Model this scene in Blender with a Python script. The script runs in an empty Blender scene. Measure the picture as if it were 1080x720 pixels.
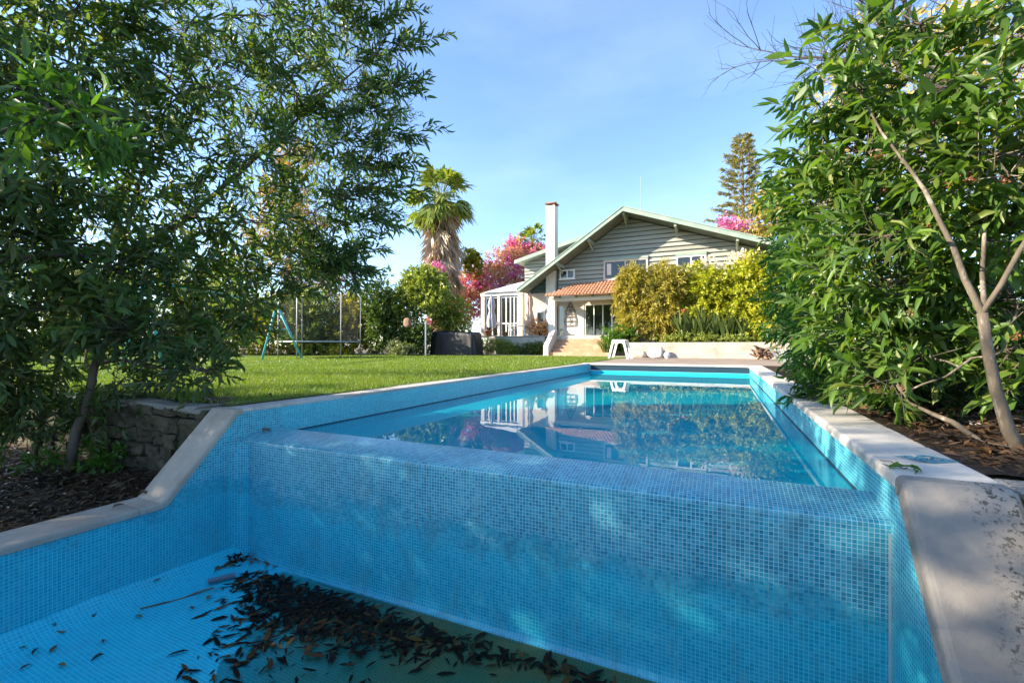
import bpy, bmesh, math, random
import numpy as np
from mathutils import Vector, noise as mnoise

random.seed(11)
rng = np.random.default_rng(11)
sc = bpy.context.scene
COL = sc.collection
R = math.radians

# ---------------------------------------------------------------- camera, sky, sun, exposure
HZ = 0.6                      # camera height above the pool coping
YAW = math.atan2(0.4187, 0.9081)
cd = bpy.data.cameras.new('camera'); cam = bpy.data.objects.new('camera', cd); COL.objects.link(cam)
cam.location = (0, 0, HZ); cam.rotation_euler = (R(90), 0, YAW)
cd.lens = 16; cd.sensor_width = 36; cd.sensor_fit = 'HORIZONTAL'; cd.shift_y = 4.9/1080
cd.clip_start = 0.05; cd.clip_end = 2000
sc.camera = cam

LD = Vector((2.75, 1.62, -1.50)).normalized()      # direction the sunlight travels
ELEV = math.asin(-LD.z)
sd = bpy.data.lights.new('sun', 'SUN'); sun = bpy.data.objects.new('sun', sd); COL.objects.link(sun)
sd.energy = 3.8; sd.angle = R(0.5); sd.color = (1.0, 0.87, 0.68)
sun.rotation_euler = LD.to_track_quat('-Z', 'Y').to_euler(); sun.location = (-20, -10, 20)

wd = bpy.data.worlds.new('World'); sc.world = wd; wd.use_nodes = True
nt = wd.node_tree; nt.nodes.clear()
_o = nt.nodes.new('ShaderNodeOutputWorld'); _b = nt.nodes.new('ShaderNodeBackground')
_s = nt.nodes.new('ShaderNodeTexSky'); _s.sky_type = 'NISHITA'; _s.sun_disc = False
_s.sun_elevation = ELEV; _s.sun_rotation = math.atan2(-LD.x, -LD.y)
_s.air_density = 1.0; _s.dust_density = 0.4; _s.ozone_density = 2.2
# thin wisps of cloud, laid out on the sky's own directions
_tc = nt.nodes.new('ShaderNodeTexCoord'); _mp = nt.nodes.new('ShaderNodeMapping')
_mp.inputs['Scale'].default_value = (1.6, 1.6, 5.0)
_n = nt.nodes.new('ShaderNodeTexNoise'); _n.inputs['Scale'].default_value = 1.1; _n.inputs['Detail'].default_value = 6; _n.inputs['Roughness'].default_value = .55
_r = nt.nodes.new('ShaderNodeValToRGB'); _r.color_ramp.elements[0].position = .45; _r.color_ramp.elements[1].position = .85
_r.color_ramp.elements[0].color = (0, 0, 0, 1); _r.color_ramp.elements[1].color = (.07, .07, .07, 1)
_m = nt.nodes.new('ShaderNodeMixRGB'); _m.inputs[2].default_value = (10.0, 10.4, 11.0, 1)
L = nt.links.new
L(_tc.outputs['Generated'], _mp.inputs[0]); L(_mp.outputs[0], _n.inputs[0]); L(_n.outputs[0], _r.inputs[0])
L(_r.outputs[0], _m.inputs[0]); L(_s.outputs[0], _m.inputs[1]); _g = nt.nodes.new('ShaderNodeMixRGB'); _g.blend_type = 'MULTIPLY'; _g.inputs[0].default_value = 1; _g.inputs[2].default_value = (.84, .915, 1.03, 1); L(_m.outputs[0], _g.inputs[1]); L(_g.outputs[0], _b.inputs[0]); L(_b.outputs[0], _o.inputs[0])
_b.inputs[1].default_value = 0.105
sc.view_settings.view_transform = 'Standard'; sc.view_settings.look = 'None'
sc.view_settings.gamma = 1; sc.view_settings.exposure = 1.95; sc.view_settings.use_curve_mapping = False
cy = sc.cycles
sc.render.engine = 'CYCLES'
cy.use_denoising = True; cy.max_bounces = 7; cy.transparent_max_bounces = 10; cy.diffuse_bounces = 4; cy.glossy_bounces = 4
cy.transmission_bounces = 4; cy.caustics_reflective = False; cy.caustics_refractive = False; cy.sample_clamp_indirect = 8

# ---------------------------------------------------------------- measuring helpers (photo pixel -> world point)
SA, CA, F = math.sin(YAW), math.cos(YAW), 480.0
def at_d(u, v, D):
    X = (u-540)/F
    return Vector(((CA*X-SA)*D, (SA*X+CA)*D, HZ+(364.9-v)/F*D))
def at_y(u, v, y): return at_d(u, v, y/(SA*(u-540)/F+CA))
def at_z(u, v, z): return at_d(u, v, (HZ-z)*F/(v-364.9))

# ---------------------------------------------------------------- object helpers
def tag(o, label=None, cat=None, group=None, kind=None):
    if label: o['label'] = label
    if cat: o['category'] = cat
    if group: o['group'] = group
    if kind: o['kind'] = kind
    return o
def thing(name, loc, label, cat, group=None):
    o = bpy.data.objects.new(name, None); COL.objects.link(o); o.location = loc
    o.empty_display_size = .2
    return tag(o, label, cat, group)
def link(name, me, mat, parent=None, smooth=False):
    o = bpy.data.objects.new(name, me); COL.objects.link(o)
    for m in (mat if isinstance(mat, (list, tuple)) else [mat]): me.materials.append(m)
    if parent is not None:
        o.parent = parent
        loc = Vector((0, 0, 0)); p = parent
        while p is not None: loc += Vector(p.location); p = p.parent
        o.matrix_parent_inverse.identity(); o.location = -loc     # meshes are written in world metres
    if smooth:
        me.polygons.foreach_set('use_smooth', [True]*len(me.polygons))
    return o

class MB:
    """collects polygons in world metres and links them as one mesh"""
    def __init__(s): s.v = []; s.f = []; s.uv = []; s.mi = []
    def face(s, pts, uv=None, mi=0):
        i = len(s.v); s.v += [tuple(p) for p in pts]; s.f.append(tuple(range(i, i+len(pts))))
        if uv is None:
            p = [Vector(q) for q in pts]; n = (p[1]-p[0]).cross(p[2]-p[0])
            a = max(range(3), key=lambda k: abs(n[k]))
            uv = [((q[1], q[2]), (q[0], q[2]), (q[0], q[1]))[a] for q in pts]
        s.uv.append(uv); s.mi.append(mi); return s
    def box(s, x0, x1, y0, y1, z0, z1, mi=0):
        c = [(x, y, z) for z in (z0, z1) for y in (y0, y1) for x in (x0, x1)]
        for q in ((0,2,3,1),(4,5,7,6),(0,1,5,4),(2,6,7,3),(0,4,6,2),(1,3,7,5)): s.face([c[k] for k in q], mi=mi)
        return s
    def bar(s, p0, p1, w, h, up=(0, 0, 1)):
        p0, p1 = Vector(p0), Vector(p1); d = (p1-p0).normalized(); a = d.cross(Vector(up))
        if a.length < 1e-4: a = d.cross(Vector((0, 1, 0)))
        a.normalize(); b = a.cross(d)
        c = [p+a*(i*w/2)+b*(j*h/2) for p in (p0, p1) for j in (-1, 1) for i in (-1, 1)]
        for q in ((0,2,3,1),(4,5,7,6),(0,1,5,4),(2,6,7,3),(0,4,6,2),(1,3,7,5)): s.face([c[k] for k in q])
        return s
    def tube(s, pts, rad, n=8, caps=True):
        pts = [Vector(p) for p in pts]; rad = rad if isinstance(rad, (list, tuple)) else [rad]*len(pts)
        base = len(s.v); ref = Vector((.3, .2, 1))
        for i, p in enumerate(pts):
            d = (pts[min(i+1, len(pts)-1)]-pts[max(i-1, 0)]).normalized()
            a = d.cross(ref)
            if a.length < .05: a = d.cross(Vector((1, 0, 0)))
            a.normalize(); b = d.cross(a)
            for k in range(n):
                t = 2*math.pi*k/n; s.v.append(tuple(p+(a*math.cos(t)+b*math.sin(t))*rad[i]))
        for i in range(len(pts)-1):
            for k in range(n):
                k2 = (k+1) % n
                s.f.append((base+i*n+k, base+i*n+k2, base+(i+1)*n+k2, base+(i+1)*n+k))
                s.uv.append([(k/n, i), ((k+1)/n, i), ((k+1)/n, i+1), (k/n, i+1)]); s.mi.append(0)
        if caps:
            for i, rev in ((0, False), (len(pts)-1, True)):
                q = [base+i*n+k for k in range(n)]
                s.f.append(tuple(reversed(q)) if not rev else tuple(q)); s.uv.append([(0, 0)]*n); s.mi.append(0)
        return s
    def lathe(s, c, prof, n=20):
        c = Vector(c); base = len(s.v)
        for r, z in prof:
            for k in range(n):
                t = 2*math.pi*k/n; s.v.append((c.x+r*math.cos(t), c.y+r*math.sin(t), c.z+z))
        for i in range(len(prof)-1):
            for k in range(n):
                k2 = (k+1) % n
                s.f.append((base+i*n+k, base+i*n+k2, base+(i+1)*n+k2, base+(i+1)*n+k)); s.uv.append([(0, 0)]*4); s.mi.append(0)
        return s
    def build(s, name, mat, parent=None, smooth=False, bevel=0, seg=2, merge=True):
        me = bpy.data.meshes.new(name); me.from_pydata(s.v, [], s.f)
        l = me.uv_layers.new(name='UVMap'); flat = [c for f in s.uv for q in f for c in q]; l.data.foreach_set('uv', flat)
        me.polygons.foreach_set('material_index', s.mi)
        bm = bmesh.new(); bm.from_mesh(me)
        if merge: bmesh.ops.remove_doubles(bm, verts=bm.verts, dist=1e-4)
        if bevel:
            bmesh.ops.bevel(bm, geom=[e for e in bm.edges if e.is_manifold and e.calc_face_angle(0) > .5], offset=bevel, segments=seg, affect='EDGES', profile=.5, clamp_overlap=True)
        bmesh.ops.recalc_face_normals(bm, faces=bm.faces)
        bm.to_mesh(me); bm.free()
        return link(name, me, mat, parent, smooth)

def np_mesh(name, V, faces, mat, parent=None, extra=None):
    """V (N,k,3) copies of a k-vertex template with template faces; extra = list of more (V, faces)"""
    vs, li, tot = [], [], []; off = 0
    for V_, fc in [(V, faces)]+(extra or []):
        N, k = V_.shape[:2]
        if N == 0: continue
        vs.append(V_.reshape(-1, 3)); base = off+np.arange(N)*k
        for f in fc:
            li.append((base[:, None]+np.array(f)[None]).reshape(-1)); tot.append(np.full(N, len(f)))
        off += N*k
    v = np.concatenate(vs).astype(np.float32); li = np.concatenate(li).astype(np.int32); tot = np.concatenate(tot).astype(np.int32)
    me = bpy.data.meshes.new(name)
    me.vertices.add(len(v)); me.vertices.foreach_set('co', v.reshape(-1))
    me.loops.add(len(li)); me.loops.foreach_set('vertex_index', li)
    me.polygons.add(len(tot)); st = np.concatenate(([0], np.cumsum(tot)[:-1])).astype(np.int32)
    me.polygons.foreach_set('loop_start', st)
    me.update(calc_edges=True)
    return link(name, me, mat, parent)

# ---------------------------------------------------------------- material helpers
class NT:
    def __init__(s, name):
        s.m = bpy.data.materials.new(name); s.m.use_nodes = True; s.t = s.m.node_tree; s.t.nodes.clear()
        s.out = s.n('ShaderNodeOutputMaterial')
    def n(s, t, **k):
        x = s.t.nodes.new(t)
        for a, b in k.items(): setattr(x, a, b)
        return x
    def l(s, a, b): s.t.links.new(a, b)
    def put(s, inp, v):
        if hasattr(v, 'is_linked') or hasattr(v, 'links'): s.l(v, inp)
        else: inp.default_value = v
    def math(s, op, a, b=None, c=None, clamp=False):
        x = s.n('ShaderNodeMath', operation=op, use_clamp=clamp); s.put(x.inputs[0], a)
        if b is not None: s.put(x.inputs[1], b)
        if c is not None: s.put(x.inputs[2], c)
        return x.outputs[0]
    def mix(s, f, a, b, mode='MIX'):
        x = s.n('ShaderNodeMixRGB', blend_type=mode); s.put(x.inputs[0], f)
        for i, q in ((1, a), (2, b)): s.put(x.inputs[i], q if not isinstance(q, tuple) or len(q) == 4 else q+(1,))
        return x.outputs[0]
    def noise(s, vec, scale, detail=4, rough=.55, dist=0):
        x = s.n('ShaderNodeTexNoise'); x.inputs['Scale'].default_value = scale; x.inputs['Detail'].default_value = detail
        x.inputs['Roughness'].default_value = rough; x.inputs['Distortion'].default_value = dist
        if vec is not None: s.l(vec, x.inputs['Vector'])
        return x.outputs[0]
    def ramp(s, f, stops, interp='LINEAR'):
        x = s.n('ShaderNodeValToRGB'); x.color_ramp.interpolation = interp; e = x.color_ramp.elements
        while len(e) < len(stops): e.new(.5)
        for k, (p, c) in enumerate(stops): e[k].position = p; e[k].color = (c+(1,)) if isinstance(c, tuple) else (c, c, c, 1)
        s.l(f, x.inputs[0]); return x.outputs[0]
    def pos(s): return s.n('ShaderNodeNewGeometry').outputs['Position']
    def mapv(s, v, scale=(1, 1, 1), rot=(0, 0, 0)):
        x = s.n('ShaderNodeMapping'); x.inputs['Scale'].default_value = scale; x.inputs['Rotation'].default_value = rot; s.l(v, x.inputs[0]); return x.outputs[0]
    def bump(s, h, strength=.3, dist=.01):
        x = s.n('ShaderNodeBump'); x.inputs['Strength'].default_value = strength; x.inputs['Distance'].default_value = dist; s.l(h, x.inputs['Height']); return x.outputs[0]
    def bsdf(s, col, rough=.6, spec=.4, normal=None, metal=0):
        x = s.n('ShaderNodeBsdfPrincipled'); s.put(x.inputs['Base Color'], col if not isinstance(col, tuple) or len(col) == 4 else col+(1,))
        s.put(x.inputs['Roughness'], rough); x.inputs['Specular IOR Level'].default_value = spec; x.inputs['Metallic'].default_value = metal
        if normal is not None: s.l(normal, x.inputs['Normal'])
        return x.outputs[0]
    def end(s, sh): s.l(sh, s.out.inputs[0]); return s.m

def board_mat(name, cols):
    t = NT(name); p = t.mapv(t.pos(), (.35, 1, 5)); n = len(cols)
    c = t.ramp(t.n('ShaderNodeNewGeometry').outputs['Random Per Island'], [(i/(n-1), q) for i, q in enumerate(cols)])
    c = t.mix(t.ramp(t.noise(p, 1.6, 8, .65), [(.36, 0.), (.66, .85)]), c, (.35, .285, .245))
    c = t.mix(t.ramp(t.noise(t.mapv(t.pos(), (1, 1, 9)), 3.5, 6, .7), [(.5, 0.), (.75, .7)]), c, (.20, .20, .18))
    return t.end(t.bsdf(c, .8, .25, t.bump(t.noise(p, 14, 5), .4, .01)))
def plain(name, c1, c2=None, scale=4, rough=.6, bump=0, bscale=40, spec=.4, stretch=(1, 1, 1), metal=0, dirt=None, dscale=1.5, dpos=(.5, .75)):
    t = NT(name); p = t.mapv(t.pos(), stretch)
    c2 = c2 or tuple(x*.8 for x in c1)
    col = t.ramp(t.noise(p, scale, 6, .6), [(.3, c2), (.7, c1)])
    if dirt: col = t.mix(t.ramp(t.noise(p, dscale, 8, .65), [(dpos[0], 0.), (dpos[1], 1.)]), col, dirt)
    nb = t.bump(t.noise(p, bscale, 5, .6), bump, .01) if bump else None
    return t.end(t.bsdf(col, rough, spec, nb, metal))

def leafmat(name, cols, trans=.3, tcol=None, rough=.42, spec=.4):
    t = NT(name)
    r = t.n('ShaderNodeNewGeometry').outputs['Random Per Island']
    n = len(cols); col = t.ramp(r, [(i/(n-1) if n > 1 else 0, c) for i, c in enumerate(cols)])
    nz = t.noise(t.pos(), 1.3, 3)
    col = t.mix(t.ramp(nz, [(.3, 0.), (.7, 1.)]), col, t.mix(1.0, col, (1.35, 1.2, .8), 'MULTIPLY'))
    b = t.bsdf(col, rough, spec)
    tr = t.n('ShaderNodeBsdfTranslucent'); t.l(t.mix(1.0, col, tcol or (1.5, 1.6, .5), 'MULTIPLY'), tr.inputs[0])
    mx = t.n('ShaderNodeMixShader'); mx.inputs[0].default_value = trans
    t.l(b, mx.inputs[1]); t.l(tr.outputs[0], mx.inputs[2])
    return t.end(mx.outputs[0])

def mosaic(name, pitch=.0232, grout_hi=(.46, .56, .58), grout_lo=(.06, .36, .50), zline=None, cols=None, pale=.35, grime=.5):
    t = NT(name); uv = t.n('ShaderNodeUVMap').outputs[0]
    sc_ = t.n('ShaderNodeVectorMath', operation='SCALE'); t.l(uv, sc_.inputs[0]); sc_.inputs['Scale'].default_value = 1/pitch
    fl = t.n('ShaderNodeVectorMath', operation='FLOOR'); t.l(sc_.outputs[0], fl.inputs[0])
    fr = t.n('ShaderNodeVectorMath', operation='FRACTION'); t.l(sc_.outputs[0], fr.inputs[0])
    sx = t.n('ShaderNodeSeparateXYZ'); t.l(fr.outputs[0], sx.inputs[0])
    d = t.math('MINIMUM', t.math('PINGPONG', sx.outputs[0], .5), t.math('PINGPONG', sx.outputs[1], .5))
    g = t.math('SUBTRACT', 1.0, t.math('SMOOTHSTEP', d, .045, .085) if False else t.math('MULTIPLY_ADD', d, 22, -1.0, clamp=True))
    wn = t.n('ShaderNodeTexWhiteNoise'); t.l(fl.outputs[0], wn.inputs[0])
    cols = cols or [(.012, .13, .25), (.02, .20, .36), (.025, .25, .42), (.05, .33, .48), (.10, .42, .55)]
    P = t.pos(); cs = t.n('ShaderNodeVectorMath', operation='SCALE'); t.l(fl.outputs[0], cs.inputs[0]); cs.inputs['Scale'].default_value = pitch; cell = cs.outputs[0]
    big = t.noise(P, 1.9, 5, .6)
    val = t.math('ADD', t.math('MULTIPLY', wn.outputs[0], .7), t.math('MULTIPLY', t.math('SUBTRACT', big, .3), .75))
    col = t.ramp(val, [(i/(len(cols)-1), c) for i, c in enumerate(cols)])
    # clusters of bleached tiles
    blotch = t.math('ADD', t.noise(cell, 5.0, 6, .75), t.math('MULTIPLY', wn.outputs[0], .12))
    col = t.mix(t.math('MULTIPLY', t.ramp(blotch, [(.53, 0.), (.68, 1.)]), pale), col, (.09, .43, .52))
    streak = t.math('MULTIPLY', t.ramp(t.noise(t.mapv(cell, (5, 1.2, 1)), 2.2, 8, .8), [(.52, 0.), (.62, 1.)]), t.ramp(t.noise(P, 1.1, 3), [(.4, 0.), (.6, 1.)]))
    col = t.mix(t.math('MULTIPLY', streak, pale*.9), col, (.24, .46, .50))
    gc = grout_hi
    if zline is not None:
        sz = t.n('ShaderNodeSeparateXYZ'); t.l(P, sz.inputs[0])
        zz = t.math('ADD', sz.outputs[2], t.math('MULTIPLY', t.math('SUBTRACT', t.noise(t.mapv(P, (1, 1, 2.2)), 2.6, 8, .75), .5), .8))
        lo = t.ramp(t.math('MULTIPLY_ADD', t.math('SUBTRACT', zz, zline), -4, .5, clamp=True), [(0, 0.), (1, 1.)])
        gc = t.mix(lo, grout_hi+(1,), grout_lo+(1,))
        col = t.mix(t.math('MULTIPLY', lo, .5), col, (.005, .42, .55))
        # dark scum line where the water used to stand
        band = t.math('MULTIPLY', lo, t.math('SUBTRACT', 1.0, lo))
        gc = t.mix(t.math('MULTIPLY', t.math('POWER', t.math('MULTIPLY', band, 4.0), 3.0), .55, clamp=True), gc, (.02, .09, .11))
    col = t.mix(g, col, gc)
    dirt = t.ramp(t.noise(t.mapv(cell, (1.4, .7, 1)), 3.1, 8, .75), [(.50, 0.), (.72, 1.)])
    col = t.mix(t.math('MULTIPLY', dirt, grime), col, (.10, .17, .17))
    rough = t.math('ADD', t.math('MULTIPLY', g, .4), .22)
    nb = t.bump(t.math('ADD', t.math('MULTIPLY', g, -.6), t.math('MULTIPLY', wn.outputs[0], .35)), .35, .002)
    return t.end(t.bsdf(col, rough, .45, nb))

# palette ---------------------------------------------------------
m_tile = mosaic('mosaic_weir', zline=-.76, grout_hi=(.38, .58, .58), grout_lo=(.08, .52, .62), cols=[(.008, .17, .26), (.012, .23, .33), (.018, .28, .39), (.04, .34, .44), (.11, .42, .49)], pale=.5, grime=.45)
m_tile_side = mosaic('mosaic_side', zline=-.70, grout_hi=(.34, .56, .58), grout_lo=(.10, .58, .66), cols=[(.006, .24, .34), (.010, .31, .43), (.014, .38, .50), (.03, .44, .55), (.07, .48, .56)], pale=.15, grime=.3)
m_tile_band = mosaic('mosaic_band', grout_hi=(.30, .60, .64), cols=[(.012, .32, .44), (.02, .40, .51), (.03, .46, .57), (.06, .51, .61), (.12, .56, .62)], grime=.15, pale=.15)
m_tile_floor = mosaic('mosaic_floor', grout_hi=(.10, .66, .74), cols=[(.004, .42, .55), (.005, .49, .62), (.006, .54, .68), (.01, .57, .70)], pale=.1, grime=.2)
m_tile_deep = mosaic('mosaic_pool', grout_hi=(.05, .70, .80), cols=[(.006, .58, .70), (.01, .64, .76), (.015, .68, .80)], pale=0, grime=.0)
def coping_mat(name, stops, period, off):
    t = NT(name); p = t.pos(); sx = t.n('ShaderNodeSeparateXYZ'); t.l(p, sx.inputs[0])
    c = t.ramp(t.noise(p, 2.4, 8, .62), stops)
    c = t.mix(t.ramp(t.noise(p, 26, 6, .7), [(.55, 0.), (.8, .5)]), c, (.24, .20, .15))
    c = t.mix(t.ramp(t.noise(t.mapv(p, (1.2, 1.2, 1.2)), 1.7, 9, .72), [(.52, 0.), (.78, .75)]), c, (.15, .135, .11))
    slab = t.n('ShaderNodeTexWhiteNoise', noise_dimensions='1D'); k = t.math('MULTIPLY_ADD', sx.outputs[1], 1/period, off); t.l(t.math('FLOOR', k), slab.inputs['W'])
    c = t.mix(1.0, c, t.ramp(slab.outputs[0], [(0, .86), (1, 1.08)]), 'MULTIPLY')
    d = t.math('PINGPONG', k, .5)
    j = t.math('SUBTRACT', 1.0, t.math('MULTIPLY', d, period/.0045, clamp=True))
    c = t.mix(t.math('MULTIPLY', j, .8), c, (.13, .115, .095))
    nb = t.bump(t.math('ADD', t.noise(p, 70, 5), t.math('MULTIPLY', j, -2.0)), .35, .01)
    return t.end(t.bsdf(c, .75, .35, nb))
m_coping = coping_mat('coping_stone', [(.3, (.44, .405, .35)), (.7, (.60, .555, .49))], 1.17, .43)
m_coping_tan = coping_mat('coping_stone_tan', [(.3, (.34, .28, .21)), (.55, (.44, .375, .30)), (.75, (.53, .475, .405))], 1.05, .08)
def concrete_specks():
    t = NT('render_with_lichen'); p = t.pos()
    c = t.ramp(t.noise(p, 2.2, 8, .6), [(.3, (.22, .20, .172)), (.7, (.31, .28, .245))])
    sx = t.n('ShaderNodeSeparateXYZ'); t.l(p, sx.inputs[0]); reg = t.ramp(t.math('ADD', t.noise(p, 3.0, 5), t.math('MULTIPLY_ADD', sx.outputs[0], 1.6, -1.5)), [(.40, 0.), (.62, 1.)])
    sp = t.ramp(t.noise(p, 42, 6, .75), [(.53, 0.), (.58, 1.)])
    c = t.mix(t.math('MULTIPLY', reg, sp), c, (.06, .06, .05))
    c = t.mix(t.ramp(t.noise(p, 5, 8, .7), [(.5, 0.), (.85, .6)]), c, (.15, .135, .11))
    return t.end(t.bsdf(c, .8, .3, t.bump(t.noise(p, 90, 5, .7), .5, .006)))
m_lichen = concrete_specks()
m_mulch = plain('mulch', (.07, .045, .028), (.02, .014, .01), 14, .95, 1.0, 30, .15)
m_earth = plain('dry_earth', (.20, .16, .10), (.10, .085, .05), .6, .95, .6, 8, .1)
m_lawn = plain('lawn_turf', (.11, .17, .03), (.055, .105, .018), .9, .95, .8, 60, .1, dirt=(.20, .17, .07), dscale=.55, dpos=(.52, .7))
m_stone = plain('wall_stone', (.15, .122, .08), (.05, .043, .028), 7, .9, .9, 30, .2, dirt=(.035, .045, .018), dscale=4, dpos=(.46, .68))
m_flag = plain('flagstone', (.36, .34, .30), (.22, .20, .17), 5, .85, .6, 30, .25)
m_white = plain('white_plaster', (.70, .645, .57), (.60, .55, .485), 2, .8, .2, 50, .3)
m_white_paint = plain('white_paint', (.80, .79, .76), (.76, .75, .72), 2, .45)
m_whitewash = plain('old_whitewash', (.54, .485, .41), (.38, .33, .265), 1.6, .85, .5, 20, .25, dirt=(.27, .21, .15), dscale=1.1, dpos=(.52, .8))
m_cream = plain('cream_plaster', (.64, .565, .45), (.56, .49, .39), 2, .8, .2, 50, .3)
m_clad = board_mat('green_cladding', [(.15, .18, .16), (.36, .41, .36), (.27, .33, .29), (.42, .46, .40), (.30, .37, .34), (.38, .42, .37)])
m_joint_shade = plain('board_joint_shade', (.15, .14, .125), (.08, .076, .068), 6, .9)  # dark strips under the board laps, their shadow lines put into the colour
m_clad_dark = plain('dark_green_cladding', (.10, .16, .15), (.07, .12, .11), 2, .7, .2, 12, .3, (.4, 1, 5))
m_fascia = plain('green_fascia', (.30, .38, .31), (.24, .31, .26), 1.5, .6, .1, 20, .35, dirt=(.40, .38, .32), dscale=2)
m_roof = plain('felt_roof', (.17, .20, .17), (.12, .14, .12), 2, .85, .3, 20, .2)
m_glass = plain('window_glass', (.025, .03, .035), (.02, .025, .03), 1, .06, spec=.6)
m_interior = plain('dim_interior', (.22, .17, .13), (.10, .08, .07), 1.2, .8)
m_wood_pink = plain('pinkish_frame', (.62, .48, .40), (.55, .42, .35), 3, .6)
m_bark = plain('bark_grey', (.17, .135, .10), (.08, .065, .05), 9, .9, .9, 30, .2, (1, 1, .35))
m_bark_pale = plain('bark_pale', (.155, .125, .09), (.07, .057, .043), 12, .85, .6, 40, .25, (1, 1, .35), dirt=(.42, .38, .32), dscale=9, dpos=(.55, .7))
m_bark_dark = plain('bark_dark', (.055, .045, .035), (.03, .025, .02), 9, .9, .6, 30, .2)
m_turq = plain('turquoise_paint', (.10, .46, .48), (.08, .38, .42), 4, .45)
m_steel = plain('galvanised_steel', (.50, .51, .52), (.42, .43, .44), 6, .4, metal=.6)
m_black = plain('black_vinyl', (.022, .021, .023), (.015, .014, .016), 4, .5, .3, 14, .4)
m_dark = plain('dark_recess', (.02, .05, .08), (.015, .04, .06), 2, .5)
m_plastic = plain('white_plastic', (.82, .81, .78), (.78, .77, .74), 3, .35, spec=.5)
m_terr = None
print('helpers ready')
# ================================================================ SETTING: ground, lawn, terrace, beds
XL, XR = -4.15, 0.765          # tiled faces of the pool walls
YW, YE = 2.84, 15.5            # weir face, far end
ZWAT = -0.305
def struct(o): o['kind'] = 'structure'; return o
def grid_sheet(name, x0, x1, y0, y1, nx, ny, zf, mat, kind='structure'):
    me = bpy.data.meshes.new(name); vs = []; fs = []
    for j in range(ny+1):
        for i in range(nx+1):
            x = x0+(x1-x0)*i/nx; y = y0+(y1-y0)*j/ny; vs.append((x, y, zf(x, y)))
    for j in range(ny):
        for i in range(nx):
            a = j*(nx+1)+i; fs.append((a, a+1, a+nx+2, a+nx+1))
    me.from_pydata(vs, [], fs); o = link(name, me, mat, None, True); o['kind'] = kind; return o
g = MB()
for x0, x1, y0, y1 in ((-900, -14, -900, 900), (1.13, 900, -900, 900), (-14, 1.13, -900, -6), (-14, -4.5, 2.86, 900), (-4.5, 1.13, 15.9, 900)):
    g.face([(x0, y0, -.03), (x1, y0, -.03), (x1, y1, -.03), (x0, y1, -.03)])
struct(g.build('ground', m_earth))
def bed_z(x, y):
    e = max(0, min(1, (-10.5-x)/3.5)); f = max(0, min(1, (-3.5-y)/2.5)); k = max(e, f)
    return -.70-.03*max(0, x+5.5)+.06*(mnoise.noise(Vector((x*1.3, y*1.3, 0))))*(1-k)+.68*k*k*(3-2*k)
grid_sheet('planting_bed', -14, -4.48, -6, 2.87, 70, 70, bed_z, m_mulch)
grid_sheet('front_ground', -4.5, 1.13, -6, -1.35, 12, 12, lambda x, y: -.70+.66*max(0, min(1, (-3.5-y)/2.5)), m_earth)
grid_sheet('mulch_bed', 1.10, 7, 2.9, 16, 60, 90, lambda x, y: max(-.022, -.005+.05*mnoise.noise(Vector((x*1.7, y*1.7, 3)))+.02*mnoise.noise(Vector((x*6, y*6, 3)))+max(0, x-1.5)*.05), m_mulch)
def lawn_z(x, y): return .005+min(.03, .03*max(0, -4.4-x))+.02*mnoise.noise(Vector((x*.4, y*.4, 5)))
lw = grid_sheet('lawn', -34, -4.42, 2.9, 24.4, 100, 80, lawn_z, m_lawn)
def paving():
    t = NT('brown_paving'); p = t.pos()
    b = t.n('ShaderNodeTexBrick'); t.l(p, b.inputs[0]); b.inputs['Scale'].default_value = 1; b.inputs['Brick Width'].default_value = .3; b.inputs['Row Height'].default_value = .15
    b.inputs['Mortar Size'].default_value = .008; b.inputs['Color1'].default_value = (.30, .22, .17, 1); b.inputs['Color2'].default_value = (.22, .17, .14, 1); b.inputs['Mortar'].default_value = (.2, .18, .15, 1)
    c = t.mix(t.ramp(t.noise(p, 1.2, 6), [(.35, 0.), (.75, .6)]), b.outputs[0], (.42, .34, .26))
    return t.end(t.bsdf(c, .8, .3, t.bump(t.noise(p, 30), .3, .01)))
m_pave = paving()
g = MB(); g.face([(-4.6, 15.88, .0), (7, 15.88, .0), (7, 24.6, .0), (-4.6, 24.6, .0)])
struct(g.build('terrace_paving', m_pave))
g = MB(); g.box(-30, -4.6, 24.0, 26.3, -.02, .06); g.box(-8.6, -3.9, 24.6, 26.3, -.02, .062)
m_path = plain('pale_path', (.55, .46, .36), (.42, .35, .27), 1.5, .85, .3, 20)
struct(g.build('garden_path', m_path))

# ================================================================ THE POOL
pool = thing('swimming_pool', (-1.7, 9, 0), 'long blue mosaic swimming pool with white stone coping and a stepped overflow basin in front', 'swimming pool')
def poly_wall(name, x, pts, mat, flip=False):
    m = MB(); m.face([(x, y, z) for y, z in pts], uv=[(y, z) for y, z in pts]); return m.build(name, mat, pool)
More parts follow.
